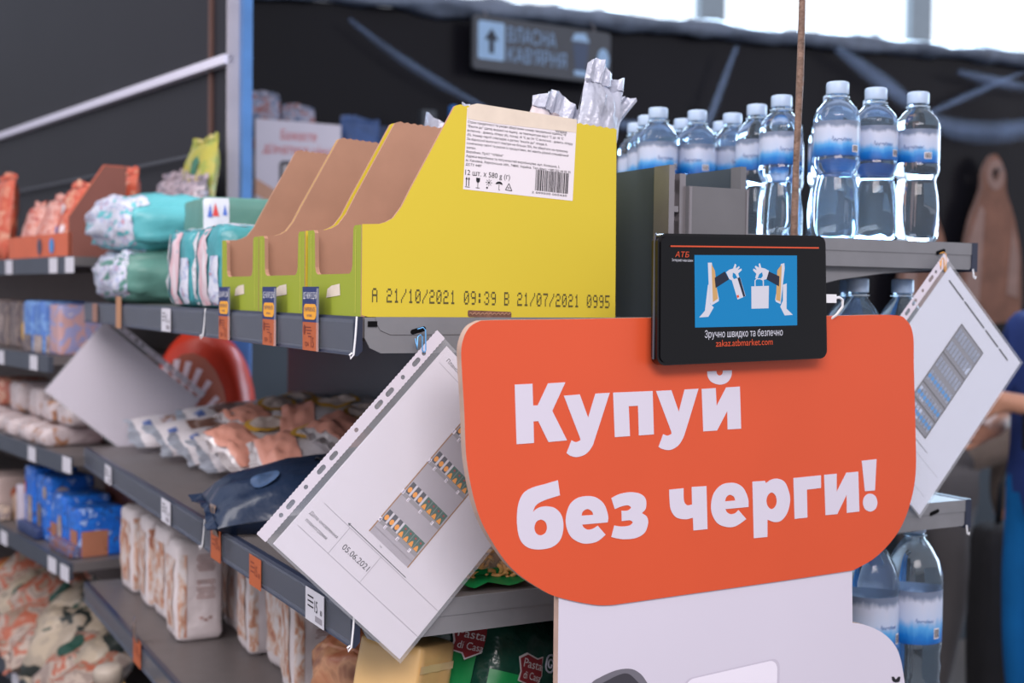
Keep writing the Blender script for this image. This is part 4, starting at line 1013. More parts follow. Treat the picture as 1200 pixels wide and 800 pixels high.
def diaper(loc, rot, label, seed, mat, dims=(.27, .30, .112)):
    t = thing('diaper_pack', label, 'diaper pack', loc, rot, 'diaper packs stacked on the top shelf')
    f = rbox(t, *dims, .045, mat, seed, 14, .05, .012)
    for fc, a0, a1 in (('-y', -1, -.93), ('-x', -1, 1), ('z', -1, -.40)):
        if fc == '-x': rbox_patch(t, f, fc, -1, 1, -1, 1, m_wpr, 'white_end_wrap', .0015, 12)
        elif fc == '-y': rbox_patch(t, f, fc, -1, -.93, -1, 1, m_wpr, 'white_end_wrap', .0015, 12)
        else: rbox_patch(t, f, fc, -1, -.40, -1, 1, m_wpr, 'white_end_wrap', .0015, 12)
    return t
diaper((.597, 2.690, 1.475), (0, 0, 0), 'grey-green diaper pack with white end, lower of the stacked two', 3, m_teal2, (.17, .30, .112))
diaper((.600, 2.68, 1.590), (R(3), R(-8), R(6)), 'aqua diaper pack with white printed end, upper of the stacked two', 6, m_aqua, (.18, .29, .105))
t = thing('diaper_pack', 'grey-green pack with white corner of red and blue triangles behind the tissue packs', 'diaper pack', (.665, 2.33, 1.475), (0, 0, R(-3)), 'diaper packs stacked on the top shelf')
f = rbox(t, .135, .17, .195, .012, m_teal2, 9, 10, .01, .003)
rbox_patch(t, f, '-y', -1, -.30, .30, .98, m_wpr.copy() if False else M('white_wrap', S(206, 210, 222), .4), 'white_corner', .0016)
mb = MB(); Tt = rbox_T(f, '-y', .135, .195, .0030)
flat(mb, [(-.058, .060), (-.050, .060), (-.054, .084)], Tt, 0); mb.build('blue_triangle', M('blue_print', S(60, 100, 190), .5), t, False, False)
mb = MB(); flat(mb, [(-.050, .062), (-.038, .062), (-.045, .086)], Tt, 0); mb.build('red_triangle', M('red_print', S(206, 60, 60), .5), t, False, False)
mb = MB(); flat(mb, [(-.032, .064), (-.024, .064), (-.028, .084)], Tt, 0); mb.build('blue_triangle', M('blue_print', (0, 0, 0)), t, False, False)

# ------------------------------------------------------------------ middle shelf
m_navy = M('navy_foil', S(30, 44, 68), .3, var=.12, scale=14, bump=.2)
m_navy2 = M('navy_print_light', S(66, 88, 122), .35, var=.3, scale=60)
t = thing('navy_bag', 'navy blue pillow bag lying on the middle shelf behind the orange tag', 'bag', (.655, 1.815, 1.205), (R(8), R(6), R(-98)))
f = pillow(t, .20, .33, .088, m_navy, 4, None, 16, wr=.010)
pillow_patch(t, f, .20, .55, -.62, -.36, m_navy2, 1, .004, name='pale_emblem', oval=True)
t = thing('navy_bag', 'second navy bag lying farther back on the middle shelf', 'bag', (.80, 1.78, 1.23), (R(-6), R(3), R(-80)))
f = pillow(t, .17, .26, .07, M('black_foil', S(34, 36, 44), .3, var=.1), 14, None, 14, wr=.008)
m_pk = M('salmon_print', S(222, 156, 138), .35, var=.05, scale=8)
m_wfoil = M('white_foil', S(214, 208, 212), .25, .1, .5, .06, 18, bump=.2)
m_yring = M('yellow_ring_print', S(226, 176, 72), .45, var=.03)
m_cream = M('cream_portrait_print', S(232, 214, 206), .45, var=.06, scale=40)
def pink_bag(loc, rot, label, seed):
    t = thing('snack_bag', label, 'bag', loc, rot, 'white and salmon foil bags heaped on the middle shelf')
    f = pillow(t, .135, .20, .06, m_wfoil, seed, None, 16, wr=.014)
    pillow_patch(t, f, -.99, .99, -.95, -.30, m_pk, 1, .0035, name='salmon_panel', n=16)
    pillow_patch(t, f, -.72, .10, -.35, .55, m_yring, 1, .0050, name='yellow_ring', oval=True)
    pillow_patch(t, f, -.62, .0, -.25, .46, m_cream, 1, .0062, name='portrait_oval', oval=True)
    pillow_patch(t, f, .30, .9, .2, .8, m_yring, 1, .0035, name='amber_patch')
    return t
rnd = random.Random(5)
for (x, y, z, rz, ry, rx), lb in (((.715, 2.27, 1.222, -70, 26, 6), 'white and salmon foil bag with an oval portrait, beside the white packs'),
                   ((.760, 2.13, 1.222, -95, 24, 10), 'white and salmon foil bag at the heap edge by the navy bag'),
                   ((.770, 2.37, 1.250, -60, 26, 8), 'white foil bag on the middle of the heap'),
                   ((.840, 2.25, 1.262, -110, 24, 8), 'white foil bag high on the heap, near the sleeve margin'),
                   ((.840, 2.47, 1.250, -80, 24, 8), 'white foil bag with amber corner at the back of the heap'),
                   ((.845, 2.10, 1.258, -60, 20, 10), 'white foil bag half hidden behind the punched margin')):
    pink_bag((x, y, z), (R(rx), R(ry), R(rz)), lb, rnd.random()*9)
m_wpk = M('white_cello', S(214, 208, 214), .3, var=.06, scale=10, bump=.2)
m_brp = MP('brown_window_print', [S(150, 110, 96), S(120, 84, 72), S(170, 140, 128), S(196, 190, 205)], 22, (1, 1, 1), .3, .1)
m_bls = M('blue_spot_print', S(92, 112, 168), .4, var=.2, scale=40)
m_seal = M('silver_seal', S(184, 190, 204), .3, .2, .5, .08, 60)
def white_pack(loc, rot, label, seed):
    t = thing('wrapped_pack', label, 'pack', loc, rot, 'white and brown wrapped packs lying on the middle shelf')
    f = pillow(t, .10, .25, .042, m_wpk, seed, m_seal, 16, wr=.006, sl=.022)
    pillow_patch(t, f, -.60, .60, -.55, .98, m_brp, 1, .0028, name='brown_window', n=16)
    pillow_patch(t, f, -.35, .0, -.88, -.74, m_bls, 1, .0030, name='blue_spots')
for (x, y, z, rz, ry, rx), lb in (((.715, 2.80, 1.198, -78, 34, 0), 'wrapped white and brown pack farthest along, by the hanging sheet'),
                   ((.725, 2.62, 1.206, -74, 36, 3), 'wrapped white and brown pack, second from the hanging sheet'),
                   ((.735, 2.50, 1.202, -72, 36, 2), 'wrapped white and brown pack, third from the hanging sheet'),
                   ((.745, 2.39, 1.202, -70, 34, 3), 'wrapped white and brown pack nearest the salmon foil bags'),
                   ((.790, 2.68, 1.232, -70, 30, 2), 'wrapped white and brown pack lying on top of the row')):
    white_pack((x, y, z), (R(rx), R(ry), R(rz)), lb, rnd.random()*9)

# pasta bags
m_pasta = M('dry_pasta', S(214, 160, 96), .45, var=.22, scale=70)
m_pgreen = M('dark_green_film', S(20, 58, 48), .2, var=.25, scale=22, bump=.2)
m_bgreen = M('bright_green_print', S(20, 124, 66), .3, var=.08, scale=10)
m_plaque = M('dark_red_plaque', S(128, 36, 44), .45, var=.04)
m_plq2 = M('plaque_border', S(208, 204, 208), .4, var=.02)
m_clr = M('clear_window_film', S(230, 222, 210), .06, alpha=.22, var=0, spec=.8)
def macaroni(root, f, a0, a1, b0, b1, n, seed, side=1):
    rr = random.Random(seed); mb = MB()
    for _ in range(n):
        a, b = rr.uniform(a0, a1), rr.uniform(b0, b1)
        p = f(a, b, side, .0025); q = f(min(.97, a+.02), b, side, .0025); r_ = f(a, min(.97, b+.02), side, .0025)
        e1 = (q-p).normalized(); e2 = (r_-p).normalized(); t0 = rr.uniform(0, 6.3)
        pts = []
        for k in range(4):
            aa = t0+k*.5; pts.append(p + (e1*math.cos(aa)+e2*math.sin(aa))*.008)
        mb.tube(pts, .0024, 5)
    o = mb.build('macaroni', m_pasta, root, True, False); o['kind'] = 'stuff'; return o
def pasta_bag(loc, rot, label, seed, wd=.125, ht=.25, logo=True, th=.06):
    t = thing('pasta_bag', label, 'pasta bag', loc, rot, 'dark green pasta bags beside the sign')
    f = pillow(t, wd, ht, th, m_pgreen, seed, m_pgreen, 18, wr=.007)
    pillow_patch(t, f, -.85, .15, -.25, .38, m_bgreen, 1, .0012, name='bright_green_band', n=10)
    if logo:
        pc, pa, pb = f(-.1, .45), f(.2, .45), f(-.1, .70)
        eu = (pa-pc).normalized(); ev = (pb-pc); ev = (ev-eu*ev.dot(eu)).normalized(); en = eu.cross(ev)
        TP = lambda a, b, c=0.: pc + eu*(a+.006) + ev*(b-.062) + en*(.0055+c)
        o_ = [(-.036, .070), (-.016, .079), (.014, .075), (.028, .080), (.031, .052), (.024, .040), (.012, .034), (-.004, .026), (-.010, .034), (-.032, .036), (-.028, .050)]
        o_ = [(a*.82-.006, b*.82+.016) for a, b in o_]
        def dense(lp, k=4): return [(lp[i][0]+(lp[(i+1) % len(lp)][0]-lp[i][0])*j/k, lp[i][1]+(lp[(i+1) % len(lp)][1]-lp[i][1])*j/k) for i in range(len(lp)) for j in range(k)]
        mb = MB(); flat(mb, dense(o_), TP, .0); b = mb.build('plaque_border', m_plq2, t, False, False)
        c0 = (sum(p[0] for p in o_)/len(o_), sum(p[1] for p in o_)/len(o_))
        mb = MB(); flat(mb, dense([(c0[0]+(p[0]-c0[0])*.9, c0[1]+(p[1]-c0[1])*.9) for p in o_]), TP, .0008); b2 = mb.build('red_plaque', m_plaque, t, False, False)
        mb = MB(); put_text(mb, 'Pasta', TP, -.026, .0635, width=.040, height=.0105, eps=.0018, bold=.02, shear=.1); put_text(mb, 'di Casa', TP, -.0235, .0500, width=.037, height=.0090, eps=.0018, bold=.02, shear=.1); mb.build('plaque_lettering', m_plq2, b2, False, False)
    for (ca, cb, rr_) in ((.55, .15, .26), (.62, -.25, .2), (.5, .55, .18)):
        mb = MB(); mb.tube([f(ca+rr_*(1-k/30)*math.cos(k*.5), cb+rr_*.6*(1-k/30)*math.sin(k*.5), 1, .0012) for k in range(27)], .0012, 5); mb.build('silver_swirl', m_silver, t, True, False)
    pillow_patch(t, f, -.55, .55, -.85, -.30, m_pasta, 1, .0008, name='pasta_window', n=8)
    macaroni(t, f, -.5, .5, -.8, -.32, 40, seed)
    return t
pasta_bag((.678, 1.405, 1.015), (R(84), R(17), R(0)), 'dark green pasta bag with red plaque, next to the tan pack', 2.2, ht=.29)
pasta_bag((.742, 1.375, .985), (R(82), R(20), R(6)), 'dark green pasta bag with red plaque, next to the sign edge', 5.1)
pasta_bag((.735, 1.475, .995), (R(88), R(5), R(8)), 'dark green pasta bag standing behind the other two', 7.3, logo=False)
pasta_bag((.87, 1.40, .99), (R(86), R(14), R(-4)), 'dark green pasta bag partly covered by the white sign panel', 8.8, logo=False)
# bag of pasta on the middle shelf end
def shelf_pasta(loc, rot, label, seed):
    t = thing('pasta_bag', label, 'pasta bag', loc, rot, 'clear pasta bags on the middle shelf')
    f = rbox(t, .13, .15, .085, .040, M('pasta_bed', S(176, 124, 72), .6, var=.2, scale=60), seed, 14, .03, .005, 'pasta_heap')
    rr = random.Random(seed)
    mb = MB()
    for _ in range(230):
        fc = '-y' if rr.random() < .6 else 'z'
        a, b = rr.uniform(-.92, .92), rr.uniform(-.9, .95)
        p = f(*cube_pt(fc, a, b), .002); e1 = (f(*cube_pt(fc, min(1, a+.03), b), .002)-p).normalized(); e2 = (f(*cube_pt(fc, a, min(1, b+.03)), .002)-p).normalized(); t0 = rr.uniform(0, 6.3)
        mb.tube([p + (e1*math.cos(t0+.55*k)+e2*math.sin(t0+.55*k))*.0085 + (e1.cross(e2))*.0015 for k in range(4)], .0027, 5)
    o = mb.build('macaroni', m_pasta, t, True, False); o['kind'] = 'stuff'
    rbox_patch(t, f, '-y', -1, 1, -1, -.48, m_bgreen, 'green_end', .0048, 9)
    mb = MB()
    mb.grid(lambda i, j: f(*cube_pt('-y', -.9+1.8*i/14, -.80), .006) + Vector((0, -.020*j/3, -.006*j/3+.002*math.sin(i*1.3)*j/3)), 15, 4); mb.build('crimped_seal', m_bgreen, t, True, False)
    rbox_patch(t, f, '-y', -.98, .98, -.46, .98, m_clr, 'clear_film', .0062, 10)
    return t
shelf_pasta((.700, 1.395, 1.160), (0, 0, R(-8)), 'clear bag of golden macaroni with green end, at the middle shelf end', 3.7)
shelf_pasta((.845, 1.41, 1.160), (0, 0, R(6)), 'clear bag of macaroni hidden mostly behind the orange sign', 4.9)

# ------------------------------------------------------------------ bottom shelf
m_flour = MP('flour_bag_side_print', [S(222, 214, 214), S(216, 206, 204), S(206, 176, 160), S(190, 130, 100), S(160, 104, 90)], 60, (1, 1, .5), .6, .1)
m_flw = M('flour_bag_paper', S(218, 208, 210), .65, var=.04, scale=20, bump=.2)
m_flt = M('brown_print', S(170, 140, 136), .7, var=.2, scale=80)
def flour(loc, rz, label, seed, text=True):
    t = thing('flour_bag', label, 'flour bag', loc, (0, 0, R(rz)), 'paper flour bags on the bottom shelf')
    f = rbox(t, .086, .094, .178, .014, m_flw, seed, 12, .05, .004)
    rbox_patch(t, f, '-x', -.80, .72, -.72, .70, m_flour, 'side_print', .0012, 9)
    if text:
        mb = MB(); Tt = rbox_T(f, '-y', .086, .178, .0014)
        for g, (z0, nl) in enumerate(((.068, 7), (.022, 8))):
            for k in range(nl):
                wl_ = .0165 - .003*((k*7+g) % 3 == 0); flat(mb, rect(.010-wl_, z0-.0045*k, .010+wl_, z0-.0045*k+.0024), Tt, 0)
        for q in range(3): flat(mb, ell(.010+(q-1)*.008, -.045-.004*(q % 2), .004, .003, 8), Tt, 0)
        mb.build('back_print', m_flt, t, False, False)
    rbox_patch(t, f, '-y', -.95, -.55, -.9, .8, m_flour, 'side_print', .0010, 9)
    return t
for (x, y, rz), lb in (((.612, 2.765, 3), 'flour bag at the far end of the bottom shelf'), ((.618, 2.625, -4), 'flour bag second from the far end of the bottom shelf'), ((.622, 2.500, 2), 'flour bag third from the far end of the bottom shelf'),
                   ((.607, 2.345, -3), 'white flour bag showing brown back text, standing forward of the row'), ((.700, 2.205, -6), 'flour bag behind the forward one, facing its printed side out'), ((.718, 2.075, 4), 'flour bag between the printed one and the nearest'),
                   ((.690, 1.930, -8), 'flour bag nearest the camera under the middle rail'), ((.72, 2.36, 0), 'flour bag in the second row behind the forward one'), ((.73, 2.55, 0), 'flour bag in the second row at the far half'), ((.81, 2.14, 3), 'flour bag at the back beneath the orange tags')):
    flour((x, y, .865), rz, lb, rnd.random()*9)
m_loaf = MP('loaf_crust', [S(196, 130, 92), S(178, 104, 72), S(206, 150, 112), S(140, 84, 62)], 18, (1, 1, 1), .4, .15)
t = thing('bread_loaf', 'round orange-brown loaf in clear wrap under the middle rail', 'bread', (.680, 1.70, .865), (0, 0, R(20)))
f = rbox(t, .13, .13, .160, .06, m_loaf, 3, 14, .05, .010, 'crust')
rbox_patch(t, f, '-y', -.95, .95, -.6, .95, m_clr, 'clear_wrap', .004, 10)
t = thing('bread_loaf', 'brown sliced loaf in clear wrap behind the round loaf', 'bread', (.80, 1.62, .865), (0, R(8), R(10)))
f = rbox(t, .17, .14, .175, .04, MP('loaf_brown', [S(120, 84, 66), S(150, 110, 88), S(96, 66, 52)], 26, (3, 1, 1), .4, .1), 6, 14, .05, .012, 'crust')
for k in range(5): rbox_patch(t, f, '-y', -.8+.33*k, -.72+.33*k, -.8, .9, M('dark_slice_line', S(84, 60, 50), .6), 'slice_line', .001, 6)  # darker brown lines between the slices
rbox_patch(t, f, 'z', -.9, .9, -.9, .9, m_clr, 'clear_wrap', .005, 8)
t = thing('green_packet', 'dark green packet leaning below the brown loaf', 'packet', (.655, 1.505, .955), (R(70), R(12), R(-20)))
f = pillow(t, .11, .18, .04, m_pgreen, 12, m_pgreen, 12)
m_tan = M('tan_wrapped_block', S(218, 178, 118), .28, var=.06, scale=10, coat=.5, bump=.1)
t = thing('tan_pack', 'tan plastic-wrapped block leaning below the sheet corner', 'pack', (.574, 1.372, .870), (R(4), R(9), R(36)))
f = rbox(t, .088, .085, .228, .007, m_tan, 5, 12, .01, .002, 'wrapped_block')
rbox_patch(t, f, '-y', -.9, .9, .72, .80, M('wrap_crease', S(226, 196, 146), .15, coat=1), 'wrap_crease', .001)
t = thing('tan_pack', 'tan bottle-shaped product at the lower left in front of the bottom rail', 'pack', (.495, 2.46, .555), (R(4), R(-6), 0))
mb = MB(); mb.lathe([(0, .050), (.01, .058), (.12, .058), (.17, .050), (.205, .030), (.215, .026)], 20); mb.build('tan_body', m_tan, t, True, False)
mb = MB(); mb.lathe([(.213, .027), (.24, .027), (.246, .022)], 16); mb.build('pale_cap', M('pale_cap', S(170, 158, 146), .4), t, True, False)
mb = MB(); mb.box((.40, 2.0, .0), (.505, 2.86, .535)); tag(mb.build('display_plinth', m_dark), 'dark low display plinth below the bottom rail', 'plinth')

# ------------------------------------------------------------------ water bottles
m_pet = M('clear_water_bottle', (.70, .86, 1.0), .025, trans=.96, ior=1.30, var=0)
m_cap = M('bottle_cap', S(176, 196, 222), .4, var=.02)
m_neck = M('bottle_neck', (.80, .90, .98), .08, trans=.6, ior=1.2, var=0)
def label_mat(name, lo, hi):
    if name in MATS: return MATS[name]
    m = bpy.data.materials.new(name); MATS[name] = m; m.use_nodes = True
    nt = m.node_tree; n = nt.nodes; b = n['Principled BSDF']; b.inputs['Roughness'].default_value = .3
    tc = n.new('ShaderNodeTexCoord'); sp = n.new('ShaderNodeSeparateXYZ'); nt.links.new(tc.outputs['Object'], sp.inputs[0])
    mr = n.new('ShaderNodeMapRange'); mr.inputs[1].default_value = lo; mr.inputs[2].default_value = hi; nt.links.new(sp.outputs['Z'], mr.inputs[0])
    nz = n.new('ShaderNodeTexNoise'); nz.inputs['Scale'].default_value = 90; nz.inputs['Detail'].default_value = 3
    mp = n.new('ShaderNodeMapping'); mp.inputs['Scale'].default_value = (1, 1, .25); nt.links.new(tc.outputs['Object'], mp.inputs[0]); nt.links.new(mp.outputs[0], nz.inputs['Vector'])
    ma = n.new('ShaderNodeMath'); ma.operation = 'MULTIPLY_ADD'; ma.inputs[1].default_value = .32; nt.links.new(nz.outputs[0], ma.inputs[0]); nt.links.new(mr.outputs[0], ma.inputs[2])
    sb = n.new('ShaderNodeMath'); sb.operation = 'SUBTRACT'; sb.inputs[1].default_value = .16; nt.links.new(ma.outputs[0], sb.inputs[0])
    rp = n.new('ShaderNodeValToRGB'); cr = rp.color_ramp
    for _ in range(4): cr.elements.new(.5)
    for e, (p, c) in zip(cr.elements, ((0, S(16, 84, 160)), (.16, S(22, 112, 190)), (.30, S(80, 156, 214)), (.46, S(180, 194, 220)), (.78, S(190, 196, 216)), (.90, S(110, 122, 146)))):
        e.position = p; e.color = (*c, 1)
    nt.links.new(sb.outputs[0], rp.inputs[0]); nt.links.new(rp.outputs[0], b.inputs['Base Color'])
    return m
m_scr = M('blue_script_ink', S(70, 100, 160), .5, var=0)
def make_bottle(label, kind, loc):
    t = thing('water_bottle', label, 'bottle', loc, (0, 0, 0), 'small water bottles on the top shelf' if kind == 's' else 'large water bottles on the lower shelves')
    if kind == 's':
        prof = [(.0005, .012), (0, .022), (.004, .028), (.014, .0312), (.030, .0318), (.050, .0316), (.066, .0306), (.078, .0284), (.086, .0268), (.091, .0270), (.096, .0290), (.101, .0312), (.105, .0318), (.109, .0318), (.112, .0308), (.160, .0308), (.163, .0316), (.170, .0302), (.178, .0262), (.185, .0200), (.190, .0150), (.194, .0128), (.203, .0124)]
        wob = lambda z, a: 1 + (.11*math.cos(5*a)*max(0, 1-z/.032) if z < .032 else 0)
        l0, l1, lr, c0, c1, cr_ = .1125, .1595, .0313, .1975, .2145, .0150
    else:
        prof = [(.0005, .016), (0, .028), (.005, .036), (.02, .0405), (.07, .0405), (.085, .0385), (.10, .0405), (.115, .0385), (.13, .0405), (.135, .0412), (.138, .0402), (.215, .0402), (.218, .0412), (.235, .0400), (.255, .0345), (.272, .0250), (.284, .0160), (.288, .0132), (.300, .0128)]
        wob = lambda z, a: 1 + (.05*math.cos(5*a)*max(0, 1-z/.04) if z < .04 else 0)
        l0, l1, lr, c0, c1, cr_ = .1385, .2145, .0408, .294, .314, .0152
    mb = MB(); mb.lathe(prof, 30, wob=wob); mb.build('bottle_body', m_pet, t, True, False)
    mb = MB(); ns = 34
    A0, A1 = R(-250), R(70)
    mb.grid(lambda i, j: (lr*math.cos(A0+(A1-A0)*i/ns), lr*math.sin(A0+(A1-A0)*i/ns), l0+(l1-l0)*j/6), ns+1, 7)
    lb = mb.build('paper_label', label_mat('bottle_label_'+kind, l0, l1), t, True, False)
    TL = lambda a, b, c=0.: Vector(((lr+.0004+c)*math.cos(R(-110)+a/lr), (lr+.0004+c)*math.sin(R(-110)+a/lr), l0+b))
    mb = MB(); h_ = l1-l0
    flat(mb, rect(.010, h_*.10, .021, h_*.30), TL, .0002); mb.build('barcode_ground', m_label, lb, False, False)
    mb = MB()
    for k in range(6): flat(mb, rect(.0112+.0016*k, h_*.12, .0112+.0016*k+.0008, h_*.28), TL, .0005)
    mb.build('barcode', m_ink, lb, False, False)
    mb = MB(); pts = [TL(-.018+.0011*k, h_*.44+.0022*math.sin(k*1.9)+(.003 if k in (1, 9, 15) else 0), .0006) for k in range(25)]
    mb.tube(pts, .00035, 4); mb.build('script_print', m_scr, lb, False, False)
    mb = MB(); pr = [(c0, cr_*.97), (c0+.001, cr_), (c1-.003, cr_), (c1-.0008, cr_*.95), (c1, cr_*.82)]
    mb.lathe(pr, 40, wob=lambda z, a: 1+.02*(1 if int(round(a*40/2/math.pi)) % 2 else -1)); mb.build('screw_cap', m_cap, t, True, False)
    mb = MB(); mb.lathe([(c0-.0055, cr_*.95), (c0-.005, cr_*1.12), (c0-.0035, cr_*1.12), (c0-.003, cr_*.95)], 24); mb.build('neck_ring', m_neck, t, True, False)
    return t
zt = 1.582
small = [((1.223, 1.336), 'small water bottle left of the front trio on the top shelf'), ((1.302, 1.345), 'small water bottle in the middle of the front trio on the top shelf'), ((1.378, 1.340), 'small water bottle at the right end of the top shelf'),
         ((1.236, 1.467), 'small water bottle just left of the wooden stick'), ((1.262, 1.555), 'small water bottle second left of the wooden stick'),
         ((1.290, 1.650), 'small water bottle behind the grey cover, nearest the stick'), ((1.224, 1.655), 'small water bottle behind the grey cover, middle of three'), ((1.156, 1.665), 'small water bottle behind the grey cover, nearest the yellow tray'),
         ((1.298, 1.425), 'small water bottle peeping between the front bottles and the stick'), ((1.375, 1.425), 'small water bottle behind the middle of the front trio'), ((1.372, 1.515), 'small water bottle behind the gap in the front trio'),
         ((1.190, 1.745), 'small water bottle cap seen right of the farthest-left bottle'), ((1.262, 1.745), 'small water bottle cap seen right of the middle far bottle'), ((1.335, 1.735), 'small water bottle cap seen left of the stick bottles'),
         ((1.226, 1.83), 'water bottle cap deep in the back row, left'), ((1.30, 1.83), 'water bottle cap deep in the back row, centre'), ((1.372, 1.62), 'water bottle cap just right of the stick'), ((1.375, 1.83), 'water bottle cap deep in the back row, right')]
b0 = None
for i, ((x, y), lb) in enumerate(small):
    if b0 is None: b0 = make_bottle(lb, 's', (x, y, zt))
    else: dup(b0, (x, y, zt), (0, 0, R((i*37) % 70-30)), lb)
big = [((1.280, 1.350, 1.217), 'large water bottle under the top shelf, beside the charging plug'), ((1.366, 1.350, 1.217), 'large water bottle under the top shelf, beside the right sleeve'), ((1.232, 1.45, 1.217), 'large water bottle behind the one beside the plug'),
       ((1.36, 1.45, 1.217), 'large water bottle behind the right sleeve'), ((1.3156, 1.35, .87), 'large water bottle on the low shelf, against the white sign panel'), ((1.4015, 1.350, .87), 'large water bottle on the low shelf, rightmost'), ((1.375, 1.46, .87), 'large water bottle on the low shelf, behind the rightmost')]
b1 = None
for i, (p, lb) in enumerate(big):
    if b1 is None: b1 = make_bottle(lb, 'l', p)
    else: dup(b1, p, (0, 0, R((i*41) % 60-20)), lb)
def MF(name, cols, scale=30., *a, **k): return MP(name, cols, scale*2.2, *a, hard=True, **k)
# ------------------------------------------------------------------ goods on the far wall shelving
frz = math.atan2(FD.y, FD.x) - math.pi/2          # turn of that shelving
m_orbag = MF('orange_snack_print', [S(206, 110, 84), S(196, 88, 66), S(214, 150, 126), S(222, 200, 170)], 16, (1, 1, 1), .35, .2)
m_orcard = M('orange_tray_card', S(206, 104, 74), .6, var=.06)
m_brcard = M('brown_tray_side', S(124, 74, 64), .6, var=.06)
m_rose = MF('rose_snack_print', [S(200, 120, 104), S(210, 160, 150), S(176, 84, 74), S(150, 120, 150)], 18, (1, 1, 1), .35, .2)
def far_pillow(s, o, z, wd, ht, th, lean, mat, label, cat='bag', grp=None, name='snack_bag', seed=0, turn=0, patches=()):
    p = fp(s, o, z+ht/2*math.cos(R(lean)))
    t = thing(name, label, cat, tuple(p), (R(90)-R(lean), 0, frz-R(90)+R(turn)), grp)
    f = pillow(t, wd, ht, th, mat, seed, None, 12, wr=.010)
    for (a0, a1, b0, b1, m_, ov) in patches: pillow_patch(t, f, a0, a1, b0, b1, m_, 1, .002, oval=ov, n=6)
    return t
def far_box(s, o, z, ds, do, h, mat, label, cat='box', grp=None, name='carton', patches=(), seed=0, r=.006, bulge=.0, nz=.001, turn=0, lift=0):
    t = thing(name, label, cat, tuple(fp(s, o, z)), (0, 0, frz+R(turn)), grp)
    f = rbox(t, do, ds, h, r, mat, seed, 7 if r < .02 else 10, bulge, nz)
    for (fc, a0, a1, b0, b1, m_, ov) in patches:
        rbox_patch(t, f, fc, a0, a1, b0, b1, m_, off=.002, oval=ov)
        if fc == '-x': rbox_patch(t, f, '-y', -a1, -a0, b0, b1, m_, off=.002, oval=ov)
    return t
m_bluespot = M('bright_blue_print', S(66, 140, 206), .4); m_whitesp = M('white_spot_print', S(214, 200, 206), .4, var=.05)
# orange display tray with snack bags
t = thing('snack_tray', 'orange card display tray full of snack bags on the highest far shelf', 'display tray', tuple(fp(.34, .1, 1.576)), (0, 0, frz))
mb = MB(); fbox(mb, .11, .60, .02, .026, 1.576, 1.632); fr_ = mb.build('front_panel', m_orcard, t)
mb = MB()
for sp, mm_ in ((.235, m_bluespot),):
    Tf = frame(fp(sp, .019, 1.604), -FD, (0, 0, 1)); flat(mb, ell(0, 0, .018, .018, 14), Tf, .001)
mb.build('blue_roundel', m_bluespot, fr_)
mb = MB(); Tf = frame(fp(.33, .019, 1.604), -FD, (0, 0, 1)); flat(mb, ell(0, 0, .017, .02, 14), Tf, .001); mb.build('dark_roundel', M('dark_print', S(76, 76, 96), .5), fr_)
def side_p(s, nm, mat, h0, h1):
    mb = MB(); i = len(mb.v)
    q = [(0.02, 1.576), (.15, 1.576), (.15, 1.576+h1), (.10, 1.576+h1), (.02, 1.576+h0)]
    for ss in (s, s+.005): mb.v += [fp(ss, o, z) for o, z in q]
    k = len(q); mb.f += [tuple(range(k-1, -1, -1)), tuple(range(k, 2*k))] + [(a, (a+1) % k, k+(a+1) % k, k+a) for a in range(k)]; mb.m += [0]*(k+2)
    return mb.build(nm, mat, t)
side_p(.11, 'side_panel', m_brcard, .09, .21); side_p(.115, 'side_lining', m_orcard, .092, .212)
g = 'orange snack bags in the far display tray'
sp = ((-.2, .2, .1, .4, m_whitesp, True), (-.6, -.2, -.5, -.2, m_bluespot, True), (.1, .5, -.5, -.2, m_whitesp, True))
far_pillow(.19, .10, 1.585, .13, .20, .05, 18, m_orbag, 'orange snack bag at the tray end by the brown side', grp=g, seed=1, patches=sp)
far_pillow(.31, .09, 1.585, .13, .17, .05, 14, m_orbag, 'orange snack bag second from the tray end', grp=g, seed=2, patches=sp)
far_pillow(.43, .08, 1.585, .13, .15, .05, 20, m_rose, 'rosy snack bag toward the left of the tray', grp=g, seed=3)
far_pillow(.54, .07, 1.585, .11, .13, .05, 12, m_rose, 'small rosy snack bag at the left end of the tray', grp=g, seed=4)
far_pillow(.37, .18, 1.585, .14, .19, .05, 10, m_rose, 'rosy snack bag in the second row of the tray', grp=g, seed=5)
far_pillow(.25, .19, 1.585, .14, .20, .05, 10, m_orbag, 'orange snack bag in the second row of the tray', grp=g, seed=6)
far_pillow(.80, .06, 1.58, .16, .22, .06, 6, m_orbag, 'orange snack bag cut by the left frame edge', grp='snack bags on the highest far shelf', seed=7, patches=((.0, .5, -.2, .1, M('dark_print', (0, 0, 0)), True),))
m_grey = MF('grey_clear_bag', [S(150, 132, 138), S(176, 160, 170), S(120, 112, 124), S(190, 184, 200)], 14, (1, 1, 1), .25, .3)
g2 = 'grey translucent bags on the highest far shelf'
far_pillow(.30, .32, 1.58, .14, .21, .06, 12, m_grey, 'grey translucent bag next to the orange tray side', grp=g2, seed=8)
far_pillow(.19, .31, 1.58, .14, .22, .06, 16, m_grey, 'grey translucent bag in the middle of its row', grp=g2, seed=9)
far_pillow(.10, .30, 1.58, .13, .19, .06, 10, m_grey, 'grey translucent bag next to the yellow-green bag', grp=g2, seed=10)
m_yg = MF('yellow_green_print', [S(176, 168, 70), S(150, 160, 74), S(190, 176, 110), S(90, 140, 84)], 9, (1, 1, 1), .4, .1)
far_pillow(.13, .33, 1.58, .17, .285, .05, 8, m_yg, 'tall yellow-green bag beside the pale blue post', seed=11, patches=((-.1, .45, .35, .7, M('green_spot', S(60, 110, 90), .5), True), (-.6, -.1, -.1, .5, M('grey_spot', S(150, 140, 130), .5), True)))

